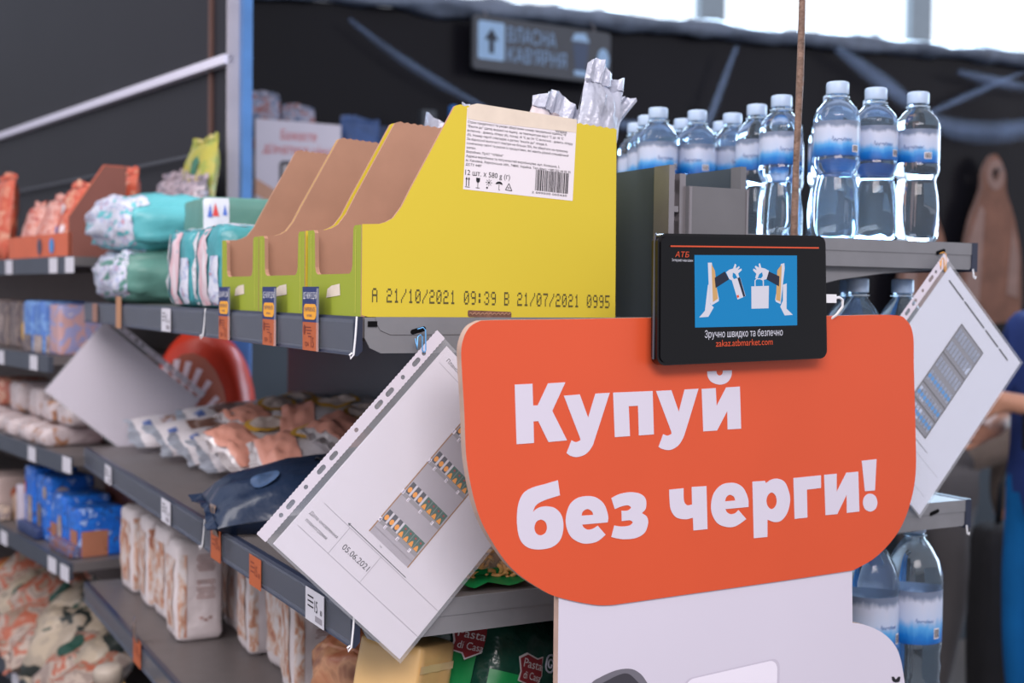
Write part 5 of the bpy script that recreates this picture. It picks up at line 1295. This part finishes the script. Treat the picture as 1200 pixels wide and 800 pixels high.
# second far shelf
g3 = 'cartons on the second far shelf'
m_dk = MF('dark_carton_print', [S(96, 84, 90), S(130, 116, 112), S(70, 62, 78), S(150, 130, 110)], 20, (1, 1, 1), .5, 0)
m_lt = MF('light_carton_print', [S(176, 160, 156), S(150, 132, 130), S(190, 178, 176)], 20, (1, 1, 1), .5, 0)
far_box(.84, .10, 1.35, .07, .12, .125, m_lt, 'pale carton at the left frame edge on the second far shelf', grp=g3, seed=1)
far_box(.735, .10, 1.35, .07, .12, .120, m_dk, 'dark printed carton second from the frame edge', grp=g3, seed=2, patches=(('-x', -.5, .5, -.3, .5, m_lt, True),))
far_box(.635, .10, 1.35, .07, .12, .122, m_dk, 'dark printed carton third from the frame edge', grp=g3, seed=3)
far_box(.535, .10, 1.35, .07, .12, .118, m_dk, 'dark printed carton nearest the blue cartons', grp=g3, seed=4, patches=(('-x', -.4, .4, -.6, .2, m_yring, True),))
m_bc = MF('blue_carton_print', [S(80, 120, 190), S(110, 150, 206), S(170, 190, 220)], 14, (1, 1, 1), .5, 0)
far_box(.395, .07, 1.35, .075, .12, .125, m_bc, 'light blue carton at the left of the blue pair', grp=g3, seed=5, patches=(('-x', -.9, .9, -.95, -.3, m_dk, False),))
far_box(.310, .07, 1.35, .075, .12, .124, m_bc, 'light blue carton at the right of the blue pair', grp=g3, seed=6, patches=(('-x', -.9, .9, -.95, -.3, m_lt, False),))
far_box(.220, .08, 1.35, .08, .12, .118, MF('pink_blue_carton', [S(190, 150, 150), S(150, 150, 190), S(205, 190, 190)], 14), 'pinkish carton above the hanging sheet', grp=g3, seed=7)

# third far shelf: wrapped cakes in two layers
g4 = 'wrapped cakes on the third far shelf'
m_ck = MF('cake_wrap_print', [S(190, 176, 178), S(206, 192, 194), S(200, 186, 188), S(176, 128, 98), S(150, 104, 80)], 12, (1, 1, 1), .35, .2)
m_ck2 = MF('cake_wrap_red', [S(190, 110, 92), S(206, 160, 140), S(150, 80, 66)], 22, (1, 1, 1), .35, .2)
cakes = [(.86, .05, 0, .11, .14, .05, 'pale wrapped cake at the left frame edge, lower layer', m_ck), (.84, .10, .052, .12, .13, .075, 'reddish wrapped cake at the left frame edge, upper layer', m_ck2), (.70, .05, 0, .11, .14, .045, 'pale wrapped cake second from the frame edge, lower layer', m_ck),
         (.675, .10, .048, .12, .13, .078, 'large pale wrapped cake second from the frame edge, upper layer', m_ck), (.54, .05, 0, .11, .14, .045, 'pale wrapped cake third from the frame edge, lower layer', m_ck), (.500, .10, .048, .11, .13, .075, 'large pale wrapped cake third from the frame edge, upper layer', m_ck),
         (.40, .05, 0, .10, .14, .045, 'brown and white wrapped cake below the sheet corner, lower layer', m_ck), (.365, .09, .048, .10, .13, .055, 'white wrapped cake below the sheet corner, upper layer', m_ck), (.275, .05, 0, .10, .14, .045, 'wrapped cake next to the near shelf, lower layer', m_ck), (.235, .09, .048, .10, .13, .05, 'wrapped cake behind the hanging sheet, upper layer', m_ck)]
for i, (s, o, dz, ds, do, h, lb, mt) in enumerate(cakes):
    far_box(s, o+.02, 1.134+dz, ds-.012, do, h, mt, lb, 'wrapped cake', g4, 'wrapped_cake', seed=i*1.7, r=.012, bulge=.06, nz=.004, turn=(i*29) % 14-7)
# red and white striped bag with a rounded top, and a blue carton, at the near end of that shelf
t = thing('striped_bag', 'round-topped red bag with fanned white stripes above the wrapped packs', 'bag', tuple(fp(.05, .315, 1.135)), (0, 0, frz-R(48)))
m_red = M('red_orange_bag', S(214, 62, 40), .35, var=.08, scale=6, bump=.15)
mb = MB()
def arch(i, j, w_=.125, h_=.285):
    a = math.pi*i/23; d = (j/5-.5)
    k = 1-.12*abs(2*d)**3
    return (w_*k*math.cos(a), d*.11, h_*k*math.sin(a)**.75)
mb.grid(arch, 24, 6)
for jj in (0, 5):
    i0 = len(mb.v); mb.v += [Vector(arch(i, jj)) for i in range(24)]; mb.f.append(tuple(range(i0, i0+24)) if jj == 5 else tuple(range(i0+23, i0-1, -1))); mb.m.append(0)
mb.build('bag_body', m_red, t, True, False, weld=True)
TA = lambda a, b, c=0.: Vector((a, -.056-c, b))
mb = MB(); flat(mb, [(-.105, .0)] + [(.098*math.cos(R(q))-.006, .01+.215*math.sin(R(q))**.8) for q in range(170, -1, -17)], TA, .001); mb.build('brown_panel', M('brown_panel_print', S(176, 96, 76), .4), t, False, False)
mb = MB()
for q in range(9):
    a = R(8+q*14); c_, s_ = math.cos(a), math.sin(a)
    flat(mb, [(-.06+.03*c_-.002*s_, .004+.05*s_), (-.035+.120*c_-.008*s_, .004+.205*s_+.005*c_), (-.035+.120*c_+.008*s_, .004+.205*s_-.005*c_), (-.06+.03*c_+.002*s_, .003+.05*s_)], TA, .002)
mb.build('white_stripes', M('white_stripe_print', S(232, 214, 226), .3, var=.05), t, False, False)
far_box(.045, .385, 1.134, .08, .065, .30, M('blue_carton_plain', S(92, 140, 214), .5, var=.1), 'tall blue carton between the striped bag and the dark upright', seed=4, r=.004)

# fourth far shelf
g5 = 'cartons on the fourth far shelf'
m_cr = M('cream_carton', S(176, 156, 152), .55, var=.06)
far_box(.78, .09, .90, .15, .14, .105, m_cr, 'cream carton with a brown roundel at the left frame edge', grp=g5, seed=1, patches=(('-x', .05, .55, -.2, .5, M('brown_roundel_print', S(176, 96, 66), .5), True),))
far_box(.60, .10, .90, .09, .12, .070, MF('biscuit_print', [S(176, 140, 110), S(200, 170, 150), S(150, 100, 84)], 24), 'biscuit packet beside the cream carton', 'packet', grp=g5, name='biscuit_packet', seed=2)
far_box(.52, .07, .90, .04, .10, .110, M('pale_card', S(196, 186, 200), .5), 'narrow pale carton left of the blue cartons', grp=g5, seed=3)
m_blue = MF('bright_blue_carton_print', [S(150, 176, 224), S(30, 96, 190), S(26, 104, 206), S(34, 120, 220), S(28, 80, 160), S(120, 80, 66)], 16, (1, 1, 1), .4, .05)
far_box(.44, .08, .90, .075, .11, .165, m_blue, 'bright blue carton, tallest of the row', grp=g5, seed=4, patches=(('-x', -.3, .8, -.7, .15, m_lt, False), ('-x', -.98, -.55, .15, .55, M('red_patch_print', S(196, 90, 66), .5), True)))
far_box(.33, .08, .90, .10, .11, .155, m_blue, 'bright blue carton with a dark window', grp=g5, seed=5, patches=(('-x', -.75, -.1, -.8, .1, m_dk, False), ('-x', .1, .75, .3, .7, m_lt, True)))
far_box(.215, .08, .90, .10, .11, .125, m_blue, 'bright blue carton with a brown lower half', grp=g5, seed=6, patches=(('-x', -.9, .0, -.95, -.1, MF('choc_print', [S(170, 110, 84), S(120, 76, 60)], 20), False), ('-x', .1, .8, -.6, .3, m_lt, True)))
far_box(.105, .08, .90, .09, .11, .110, m_blue, 'bright blue carton beside the flour bags', grp=g5, seed=7, patches=(('-x', -.2, .9, -.95, .1, MF('choc_print', []) if 'choc_print' in MATS else m_dk, False),))
far_box(.17, .20, .90, .18, .10, .165, MF('brown_spot_carton', [S(110, 66, 54), S(90, 54, 48), S(180, 150, 150)], 30), 'brown spotted carton behind the blue cartons', grp=g5, seed=8)
far_box(.40, .02, .901, .16, .03, .030, M('navy_packet', S(44, 60, 104), .4, var=.2), 'flat navy packet at the shelf front before the blue cartons', 'packet', grp='flat packets on the fourth far shelf', name='packet', seed=9)
far_box(.74, .02, .901, .22, .03, .035, MF('striped_packet', [S(196, 176, 160), S(120, 110, 120), S(206, 190, 176)], 40, (1, .2, 3)), 'flat pale packet at the shelf front before the cream carton', 'packet', grp='flat packets on the fourth far shelf', name='packet', seed=10)
far_box(.14, .02, .901, .16, .03, .030, MF('brown_white_packet', [S(130, 80, 66), S(90, 100, 140), S(196, 186, 196)], 30), 'flat brown packet at the shelf front beside the flour bags', 'packet', grp='flat packets on the fourth far shelf', name='packet', seed=11)

# lowest far shelf: heap of printed food bags
m_h1 = MF('red_white_bag_print', [S(150, 132, 124), S(176, 158, 146), S(170, 96, 74), S(150, 128, 112), S(120, 56, 48)], 7, (1, 1, 1), .35, .2)
m_h2 = MF('cream_green_bag_print', [S(44, 50, 48), S(160, 146, 130), S(176, 160, 140), S(184, 168, 150), S(52, 74, 66)], 5, (1, 1, 1), .35, .2)
m_h3 = MF('yellow_red_bag_print', [S(190, 140, 74), S(150, 74, 56), S(170, 150, 126)], 10, (1, 1, 1), .35, .2)
g6 = 'printed food bags heaped on the lowest far shelf'
heap = [(.93, .06, .15, .17, m_h3, 'yellow and red bag at the left frame edge'), (.80, .10, .20, .16, m_h1, 'red and white bag behind the yellow one'), (.68, .05, .10, .17, m_h2, 'cream bag low at the left of the heap'), (.62, .10, .16, .16, m_h1, 'red and white bag on the left slope'),
        (.54, .03, .07, .17, m_h1, 'red striped bag at the shelf front, left'), (.50, .10, .14, .17, m_h1, 'white bag with red print in the middle'), (.40, .08, .16, .16, m_h2, 'cream bag with green corner near the top'), (.40, .02, .06, .17, m_h1, 'cream and red bag at the shelf front, middle'),
        (.30, .09, .16, .15, m_h2, 'cream bag with dark top, topmost'), (.28, .02, .09, .17, m_h2, 'white bag with green print at the shelf front'), (.20, .10, .13, .15, m_h2, 'cream and black bag toward the near shelf'), (.17, .02, .06, .16, m_h1, 'red and cream bag at the shelf front, right'),
        (.09, .07, .12, .15, m_h2, 'dark-topped cream bag beside the near shelf'), (.05, .02, .05, .16, m_h1, 'orange-cornered bag at the right end of the heap')]
for i, (s, o, dz, sz, mt, lb) in enumerate(heap):
    p = fp(s, o+.03, .565+dz*.62+.035)
    t = thing('food_bag', lb, 'bag', tuple(p), (R(35+(i*31) % 40-20), R((i*47) % 50-25), frz-R(90)+R((i*53) % 60-30)), g6)
    f = pillow(t, sz, sz*1.1, .075, mt, i*2.3, None, 12, wr=.014)
    if i % 3 == 2: pillow_patch(t, f, -.4, .5, -.2, .6, M('dark_green_spot', S(30, 70, 58), .5), 1, .002, oval=True)
for i, (s, o, lb) in enumerate(((.75, .22, 'hidden cream bag supporting the left of the heap'), (.45, .24, 'hidden cream bag supporting the middle of the heap'), (.2, .24, 'hidden cream bag supporting the right of the heap'))):
    pass

# ------------------------------------------------------------------ things in the hall behind
rs = thing('rear_display', 'dark low display counter in front of the black film', 'counter', (2.1, 4.15, 0))
mb = MB(); mb.box((1.05, 3.95, 0), (3.3, 4.36, 1.74)); mb.build('counter_body', m_dark, rs)
mb = MB(); mb.box((1.03, 3.93, 1.74), (3.32, 4.37, 1.76)); mb.build('counter_top', m_shelf, rs)
ps = thing('price_check_poster', 'white price-check poster with red lettering and a black phone picture', 'poster', (1.47, 4.20, 1.76))
TPp = frame((0, 4.20, 0), (1, 0, 0), (0, 0, 1))
mb = MB(); mb.prism([rect(1.287, 1.775, 1.590, 2.083)], TPp, -.006, 0); bd = mb.build('poster_board', M('poster_white', S(216, 212, 228), .4, var=.02), ps)
mb = MB(); put_text(mb, 'Бажаєте', TPp, 1.437, 2.020, width=.128, height=.032, eps=.001, bold=.03, shear=.15, align='c'); put_text(mb, 'дізнатися ціну?', TPp, 1.437, 1.972, width=.25, height=.032, eps=.001, bold=.03, shear=.15, align='c'); mb.build('red_lettering', M('red_letter_print', S(204, 76, 76), .5, var=0), bd)
mb = MB(); flat(mb, rrect(1.37, 1.78, 1.505, 1.948, .015), TPp, .001); ph = mb.build('phone_picture', M('phone_black_print', S(44, 46, 56), .4, var=0), bd)
mb = MB(); flat(mb, rrect(1.380, 1.782, 1.495, 1.935, .006), TPp, .002); mb.build('phone_screen', M('phone_screen_print', S(190, 186, 190), .4, var=.1, scale=40), ph)
mb = MB(); flat(mb, [(1.287, 1.83), (1.35, 1.80), (1.372, 1.80), (1.372, 1.84), (1.287, 1.885)], TPp, .0012); mb.build('hand_picture', M('hand_print', S(206, 160, 136), .5), bd)
mb = MB(); mb.box((1.38, 4.206, 1.76), (1.50, 4.26, 1.80)); mb.build('poster_foot', m_black, ps)
gb = 'wrapped goods on the rear counter'
def rear(x, z, wd, ht, mat, lb, seed, nm='wrapped_goods'):
    t = thing(nm, lb, 'bag', (x, 4.28, z+ht/2), (R(84), 0, R(4)), gb)
    pillow(t, wd, ht, .06, mat, seed, None, 12, wr=.012)
rear(1.335, 1.76, .15, .42, MF('grey_blue_goods', [S(96, 110, 140), S(150, 150, 170), S(140, 90, 90), S(70, 80, 104)], 12), 'grey and red wrapped bag peeping over the poster left corner', 1)
rear(1.47, 1.76, .13, .385, MF('grey_blue_goods', []), 'grey wrapped bag peeping over the poster middle', 2)
rear(1.70, 1.76, .16, .36, M('blue_goods', S(60, 88, 140), .4, var=.3, scale=14), 'blue wrapped bag right of the poster', 3)
rear(1.84, 1.76, .14, .33, M('navy_goods', S(50, 62, 96), .4, var=.3, scale=14), 'navy wrapped bag behind the farthest tray', 4)
mb = MB(); mb.lathe([(0, .05), (.3, .05), (.36, .018), (.42, .017), (.425, .012)], 16)
mb.v = [v+Vector((2.02, 4.2, 1.76)) for v in mb.v]; tag(mb.build('blue_bottle', M('blue_tall_bottle', S(44, 110, 190), .3), None, True), 'slim blue bottle top between the trays on the rear counter', 'bottle')
mb = MB(); mb.box((1.92, 4.25, 1.76), (1.975, 4.29, 2.17)); tag(mb.build('grey_carton', M('grey_tall_carton', S(70, 76, 84), .5)), 'slim grey carton on the rear counter above the middle tray', 'box')
t = thing('red_capped_bottle', 'clear bottle with a red cap between the tray and the water bottles', 'bottle', (.985, 1.62, 1.662), (0, 0, 0))
mb = MB(); mb.lathe([(0, .014), (.012, .018), (.03, .017), (.045, .008)], 14); mb.build('clear_body', m_pet, t, True, False)
mb = MB(); mb.lathe([(.012, .0185), (.022, .0185)], 14); mb.build('red_band', M('red_band', S(200, 60, 70), .4), t, True, False)

# coffee-corner sign hung before the film
sg = thing('hanging_sign', 'dim blue coffee corner sign with arrow and cup, hung on the film', 'sign', (2.48, 4.42, 2.36))
TG = lambda a, b, c=0.: Vector((2.214+a, 4.395-c, 2.385+b-.012*a))
mb = MB(); mb.prism([rrect(-.02, -.02, .60, .185, .015, 3)], TG, -.02, 0); gb_ = mb.build('sign_board', M('dim_sign_grey', S(74, 78, 86), .4, var=.05), sg)
m_dimb = M('dim_sign_blue', S(150, 184, 220), .4, var=.05); m_dimd = M('dim_sign_dark', S(44, 50, 62), .4, var=0)
mb = MB(); flat(mb, rrect(.0, .02, .115, .165, .01, 3), TG, .001); sq = mb.build('arrow_square', m_dimb, gb_)
mb = MB(); flat(mb, [(.048, .045), (.068, .045), (.068, .095), (.088, .095), (.058, .140), (.028, .095), (.048, .095)], TG, .003); mb.build('arrow', m_dimd, sq)
mb = MB(); put_text(mb, 'ВЛАСНА', TG, .130, .098, width=.215, height=.056, eps=.001, bold=.03); put_text(mb, "КАВ'ЯРНЯ", TG, .130, .022, width=.262, height=.056, eps=.001, bold=.03); mb.build('lettering', M('dim_sign_letters', S(130, 162, 200), .4, var=0), gb_)
mb = MB(); flat(mb, [(.415, .135), (.43, .165), (.48, .170), (.50, .135)], TG, .001); mb.build('cup_lid_picture', m_dimb, gb_)
mb = MB(); flat(mb, rect(.43, .0, .49, .020), TG, .001); mb.build('cup_base_picture', m_dimb, gb_)
mb = MB(); flat(mb, ell(.565, .075, .028, .045, 14), TG, .001); mb.build('round_picture', m_dimb, gb_)
mb = MB(); flat(mb, [(.422, .128), (.496, .128), (.482, .02), (.436, .02)], TG, .001); mb.build('cup_picture', M('dim_sign_cup', S(70, 84, 110), .4, var=0), gb_)
mb = MB(); mb.tube([(2.26, 4.40, 2.56), (2.26, 4.46, 2.62)], .003, 6); mb.tube([(2.75, 4.40, 2.55), (2.75, 4.46, 2.63)], .003, 6); mb.build('hanging_wires', m_steel, sg)

# pink-brown wooden paddle boards hung at the right
m_wood = M('pinkish_wood', S(132, 92, 76), .6, var=.25, scale=7)
m_wood2 = M('pale_wood_rim', S(150, 122, 114), .6, var=.1)
def paddle(x, z0, s, label, rim=True):
    T = lambda a, b, c=0.: Vector((x+a*s, 4.40-c, z0+b*s))
    t = thing('paddle_board', label, 'cutting board', (x, 4.39, z0), (0, 0, 0), 'wooden paddle boards on the film wall')
    lp = smooth_loop([(-.20, .02, 0), (-.19, .30, 0), (-.15, .48, 0), (-.085, .62, 0), (-.07, .72, 0), (0, .80, 0), (.07, .72, 0), (.085, .62, 0), (.15, .48, 0), (.20, .28, 0), (.20, .02, 0), (.1, -.02, 0), (-.1, -.02, 0)], 5)
    mb = MB(); mb.prism([lp, ell(0, .70, .026, .032, 14)], T, -.03, 0, 0, 1); b = mb.build('board', [m_wood, m_wood2], t)
    mb = MB(); mb.prism([ell(0, .70, .062, .075, 20), ell(0, .70, .026, .032, 14)], T, 0, .004); mb.build('pale_ring', m_wood2, b)
    mb = MB(); mb.prism([[(-.19, .05), (-.09, .08), (-.07, .52), (-.10, .55), (-.17, .38)]], T, 0, .003); mb.build('pale_side', m_wood2, b)
    mb = MB(); mb.prism([[(.10, .12), (.18, .10), (.18, .30), (.13, .46)]], T, 0, .003); mb.build('pale_side', m_wood2, b)
    mb = MB(); mb.tube([T(0, .72, -.02), T(0, .72, .03), T(0, .735, .035)], .006, 6); mb.build('peg', m_steel, t)
paddle(5.05, 1.42, 1.0, 'large pinkish wooden paddle board with a round hole at the right')
paddle(4.60, 1.42, .78, 'smaller wooden paddle board half hidden by the shelf end')
mb = MB(); mb.box((4.3, 4.0, 0), (6.6, 4.34, 1.30)); tag(mb.build('dark_stand', m_dark), 'dark low stand below the paddle boards', 'stand')

# ------------------------------------------------------------------ people in the hall
def person(name, label, loc, rz, J, mats, hair, seed=0):
    """one continuous skinned body; J: name -> (x, y, z, r); mats by body zone"""
    t = thing(name, label, 'person', loc, (0, 0, R(rz)))
    edges = [('pelvis', 'waist', 'top'), ('waist', 'chest', 'top'), ('chest', 'neck', 'top'), ('neck', 'jaw', 'skin'), ('jaw', 'skull', 'skin'), ('skull', 'crown', 'skin')]
    for s in 'lr':
        edges += [('chest', 'sho'+s, 'top'), ('sho'+s, 'upa'+s, 'top'), ('upa'+s, 'elb'+s, 'sleeve'), ('elb'+s, 'wri'+s, 'skin'), ('wri'+s, 'pal'+s, 'skin'), ('pelvis', 'hip'+s, 'leg'), ('hip'+s, 'kne'+s, 'leg'), ('kne'+s, 'ank'+s, 'leg'), ('ank'+s, 'bal'+s, 'shoe'), ('bal'+s, 'toe'+s, 'shoe')]
        w_, p_ = Vector(J['wri'+s][:3]), Vector(J['pal'+s][:3]); d = (p_-w_).normalized()
        sd = d.cross(Vector((0, 1, 0)) if abs(d.y) < .8 else Vector((1, 0, 0))).normalized()
        cu = d.cross(sd)
        for k, (off, ln_) in enumerate(((-.030, .062), (-.010, .074), (.010, .080), (.030, .070))):
            b = p_ + d*.03 + sd*off
            J[f'fa{s}{k}'] = (*b, .010); J[f'fb{s}{k}'] = (*(b+d*ln_*.5+cu*.008), .0085); J[f'fc{s}{k}'] = (*(b+d*ln_*.8+cu*.03), .007)
            edges += [('pal'+s, f'fa{s}{k}', 'skin'), (f'fa{s}{k}', f'fb{s}{k}', 'skin'), (f'fb{s}{k}', f'fc{s}{k}', 'skin')]
        b = p_ - sd*.040 + d*.0; J['ta'+s] = (*b, .011); J['tb'+s] = (*(b-sd*.018+d*.035+cu*.01), .009)
        edges += [('pal'+s, 'ta'+s, 'skin'), ('ta'+s, 'tb'+s, 'skin')]
    names = [k for k in J if k != 'face']; ix = {n_: i for i, n_ in enumerate(names)}
    bm = bmesh.new(); ly = bm.verts.layers.skin.verify()
    vs = [bm.verts.new(J[n_][:3]) for n_ in names]
    for n_, v in zip(names, vs):
        r_ = J[n_][3]; v[ly].radius = (r_, r_ if n_ not in ('chest', 'waist', 'pelvis') else r_*1.25); v[ly].use_root = n_ == 'pelvis'
    for a, b, _ in edges: bm.edges.new((vs[ix[a]], vs[ix[b]]))
    me = bpy.data.meshes.new('body_cage'); bm.to_mesh(me); bm.free()
    o = bpy.data.objects.new('body_cage', me); COL.objects.link(o)
    sk = o.modifiers.new('s', 'SKIN'); sk.use_smooth_shade = True; sk.branch_smoothing = .6
    ss = o.modifiers.new('u', 'SUBSURF'); ss.levels = 2; ss.render_levels = 2
    me2 = bpy.data.meshes.new_from_object(o.evaluated_get(bpy.context.evaluated_depsgraph_get()))
    bpy.data.objects.remove(o)
    zs = ['top', 'sleeve', 'skin', 'leg', 'shoe']
    me2.materials.clear()
    for z in zs: me2.materials.append(mats[z])
    seg = [(Vector(J[a][:3]), Vector(J[b][:3]), (J[a][3]+J[b][3])/2, zs.index(z)) for a, b, z in edges]
    for p in me2.polygons:
        c = p.center; best = (9, 0)
        for a, b, r_, z in seg:
            ab = b-a; u = max(0, min(1, (c-a).dot(ab)/max(1e-9, ab.dot(ab)))); dd = (c-(a+ab*u)).length/max(r_, .02)
            if dd < best[0]: best = (dd, z)
        p.material_index = best[1]; p.use_smooth = True
    me2.name = 'body'
    bo = bpy.data.objects.new('body', me2); COL.objects.link(bo); bo.parent = t
    # head details: hair cap, eyes, nose, ears
    jw, skl, cr_ = (Vector(J[k][:3]) for k in ('jaw', 'skull', 'crown'))
    upv = (cr_-jw).normalized(); fw = Vector(J['face'][:3]) if 'face' in J else Vector((1, 0, 0)); fw = (fw-upv*fw.dot(upv)).normalized(); sd = upv.cross(fw)
    Mh = lambda a, b, c: skl + fw*a + sd*b + upv*c
    mb = MB(); mb.grid(lambda i, j: Mh(*(Vector((-.012, 0, .012)) + Vector((math.cos(2*math.pi*i/20)*math.cos(R(-12+102*j/7))*.105 - (.03 if False else 0), math.sin(2*math.pi*i/20)*math.cos(R(-12+102*j/7))*.092, math.sin(R(-12+102*j/7))*.118)))), 20, 8, cu=True); mb.build('hair', hair, t, True, False)
    for q in (-1, 1):
        mb = MB(); c = Mh(.088, q*.032, -.005); mb.v = []; mb.lathe([(-.008, .002), (-.004, .009), (.004, .009), (.008, .002)], 10); mb.v = [c+v for v in mb.v]; mb.build('eye', m_white, t, True, False)
        mb = MB(); mb.lathe([(-.028, .004), (-.01, .013), (.012, .017), (.026, .006)], 10); mb.v = [Mh(.0, q*.090, -.01)+v for v in mb.v]; mb.build('ear', mats['skin'], t, True, False)
    mb = MB(); mb.lathe([(-.03, .014), (-.022, .017), (0, .009), (.025, .004)], 10); mb.v = [Mh(.098, 0, -.022)+v for v in mb.v]; mb.build('nose', mats['skin'], t, True, False)
    mb = MB(); mb.tube([Mh(.085, -.022, -.066), Mh(.095, 0, -.068), Mh(.085, .022, -.066)], .004, 6); mb.build('mouth', M('lip', S(170, 96, 90), .5), t, True, False)
    return t
m_skin = M('skin', S(190, 138, 114), .55, var=.04)
m_hair = M('dark_hair', S(46, 36, 32), .6, var=.2, scale=60)
def zmats(top, sleeve, leg): return {'top': top, 'sleeve': sleeve, 'skin': m_skin, 'leg': leg, 'shoe': m_black}
m_bshirt = M('dark_blue_shirt', S(44, 62, 120), .8, spec=.2, var=.1, scale=8)
m_bjean = M('bright_blue_trousers', S(20, 104, 170), .8, spec=.2, var=.1, scale=10)
def stand():
    J = {'pelvis': (0, 0, .96, .115), 'waist': (0, 0, 1.12, .105), 'chest': (.0, 0, 1.34, .125), 'neck': (.01, 0, 1.53, .055), 'jaw': (.03, 0, 1.60, .062), 'skull': (.02, 0, 1.68, .092), 'crown': (.01, 0, 1.75, .06)}
    for s, q in (('l', 1), ('r', -1)):
        J.update({'sho'+s: (0, q*.17, 1.45, .062), 'upa'+s: (.0, q*.205, 1.33, .056), 'elb'+s: (-.02, q*.23, 1.14, .042), 'wri'+s: (.06, q*.23, .92, .029), 'pal'+s: (.08, q*.23, .86, .030),
                  'hip'+s: (0, q*.095, .90, .095), 'kne'+s: (.02, q*.10, .50, .062), 'ank'+s: (-.01, q*.10, .10, .042), 'bal'+s: (.08, q*.105, .045, .040), 'toe'+s: (.17, q*.11, .035, .032)})
    return J
J = stand()
J.update({'chest': (-.02, 0, 1.34, .145), 'neck': (-.09, 0, 1.53, .055), 'jaw': (-.12, 0, 1.60, .062), 'skull': (-.16, 0, 1.68, .092), 'crown': (-.19, 0, 1.75, .06)})
J.update({'elbl': (.03, .22, 1.18, .044), 'wril': (.16, .06, 1.225, .030), 'pall': (.20, .03, 1.230, .031), 'elbr': (.0, -.235, 1.16, .043), 'wrir': (.15, -.10, 1.12, .030), 'palr': (.19, -.07, 1.13, .031)})
person('person', 'person in a dark blue shirt and bright blue trousers at the right frame edge', (3.075, 2.45, 0), 160, J, zmats(m_bshirt, m_bshirt, m_bjean), m_hair)
mb = MB(); mb.box((2.86, 2.36, 1.10), (2.95, 2.38, 1.20)); tag(mb.build('handheld_terminal', m_black), 'black handheld device held by the person in blue', 'device')
# stooping person farther back
J = stand()
J.update({'pelvis': (0, 0, .93, .12), 'waist': (.14, 0, 1.00, .11), 'chest': (.38, 0, 1.05, .125), 'neck': (.58, 0, 1.07, .055), 'jaw': (.65, 0, 1.03, .062), 'skull': (.72, 0, 1.05, .092), 'crown': (.79, 0, 1.07, .06), 'face': (.3, 0, -1)})
for s, q in (('l', 1), ('r', -1)):
    J.update({'sho'+s: (.46, q*.17, 1.03, .062), 'upa'+s: (.47, q*.20, .92, .056), 'elb'+s: (.46, q*.22, .74, .042), 'wri'+s: (.52, q*.18, .54, .029), 'pal'+s: (.54, q*.17, .48, .030), 'kne'+s: (.05, q*.11, .49, .066), 'hip'+s: (0, q*.10, .88, .10)})
person('person', 'stooping person in grey trousers and a beige top, far behind the right sleeve', (3.53, 3.35, 0), -14, J, zmats(M('beige_top', S(128, 112, 102), .8, var=.08), M('beige_top', (0, 0, 0)), M('grey_trousers', S(92, 88, 90), .85, var=.06, scale=9)), m_hair)
t = thing('shoulder_bag', 'black shoulder bag with a strap standing beside the stooping person', 'bag', (3.44, 2.86, 0), (0, 0, R(-20)))
f = rbox(t, .30, .16, .78, .05, M('black_bag_cloth', S(36, 34, 36), .8, var=.1), 3, 12, .06, .01, 'bag_body')
mb = MB(); mb.tube([(-.08, 0, .74), (-.07, 0, .90), (-.02, 0, 1.02), (.04, 0, 1.02), (.08, 0, .90), (.09, 0, .74)], .011, 8); mb.build('strap', m_black, t, True, False)
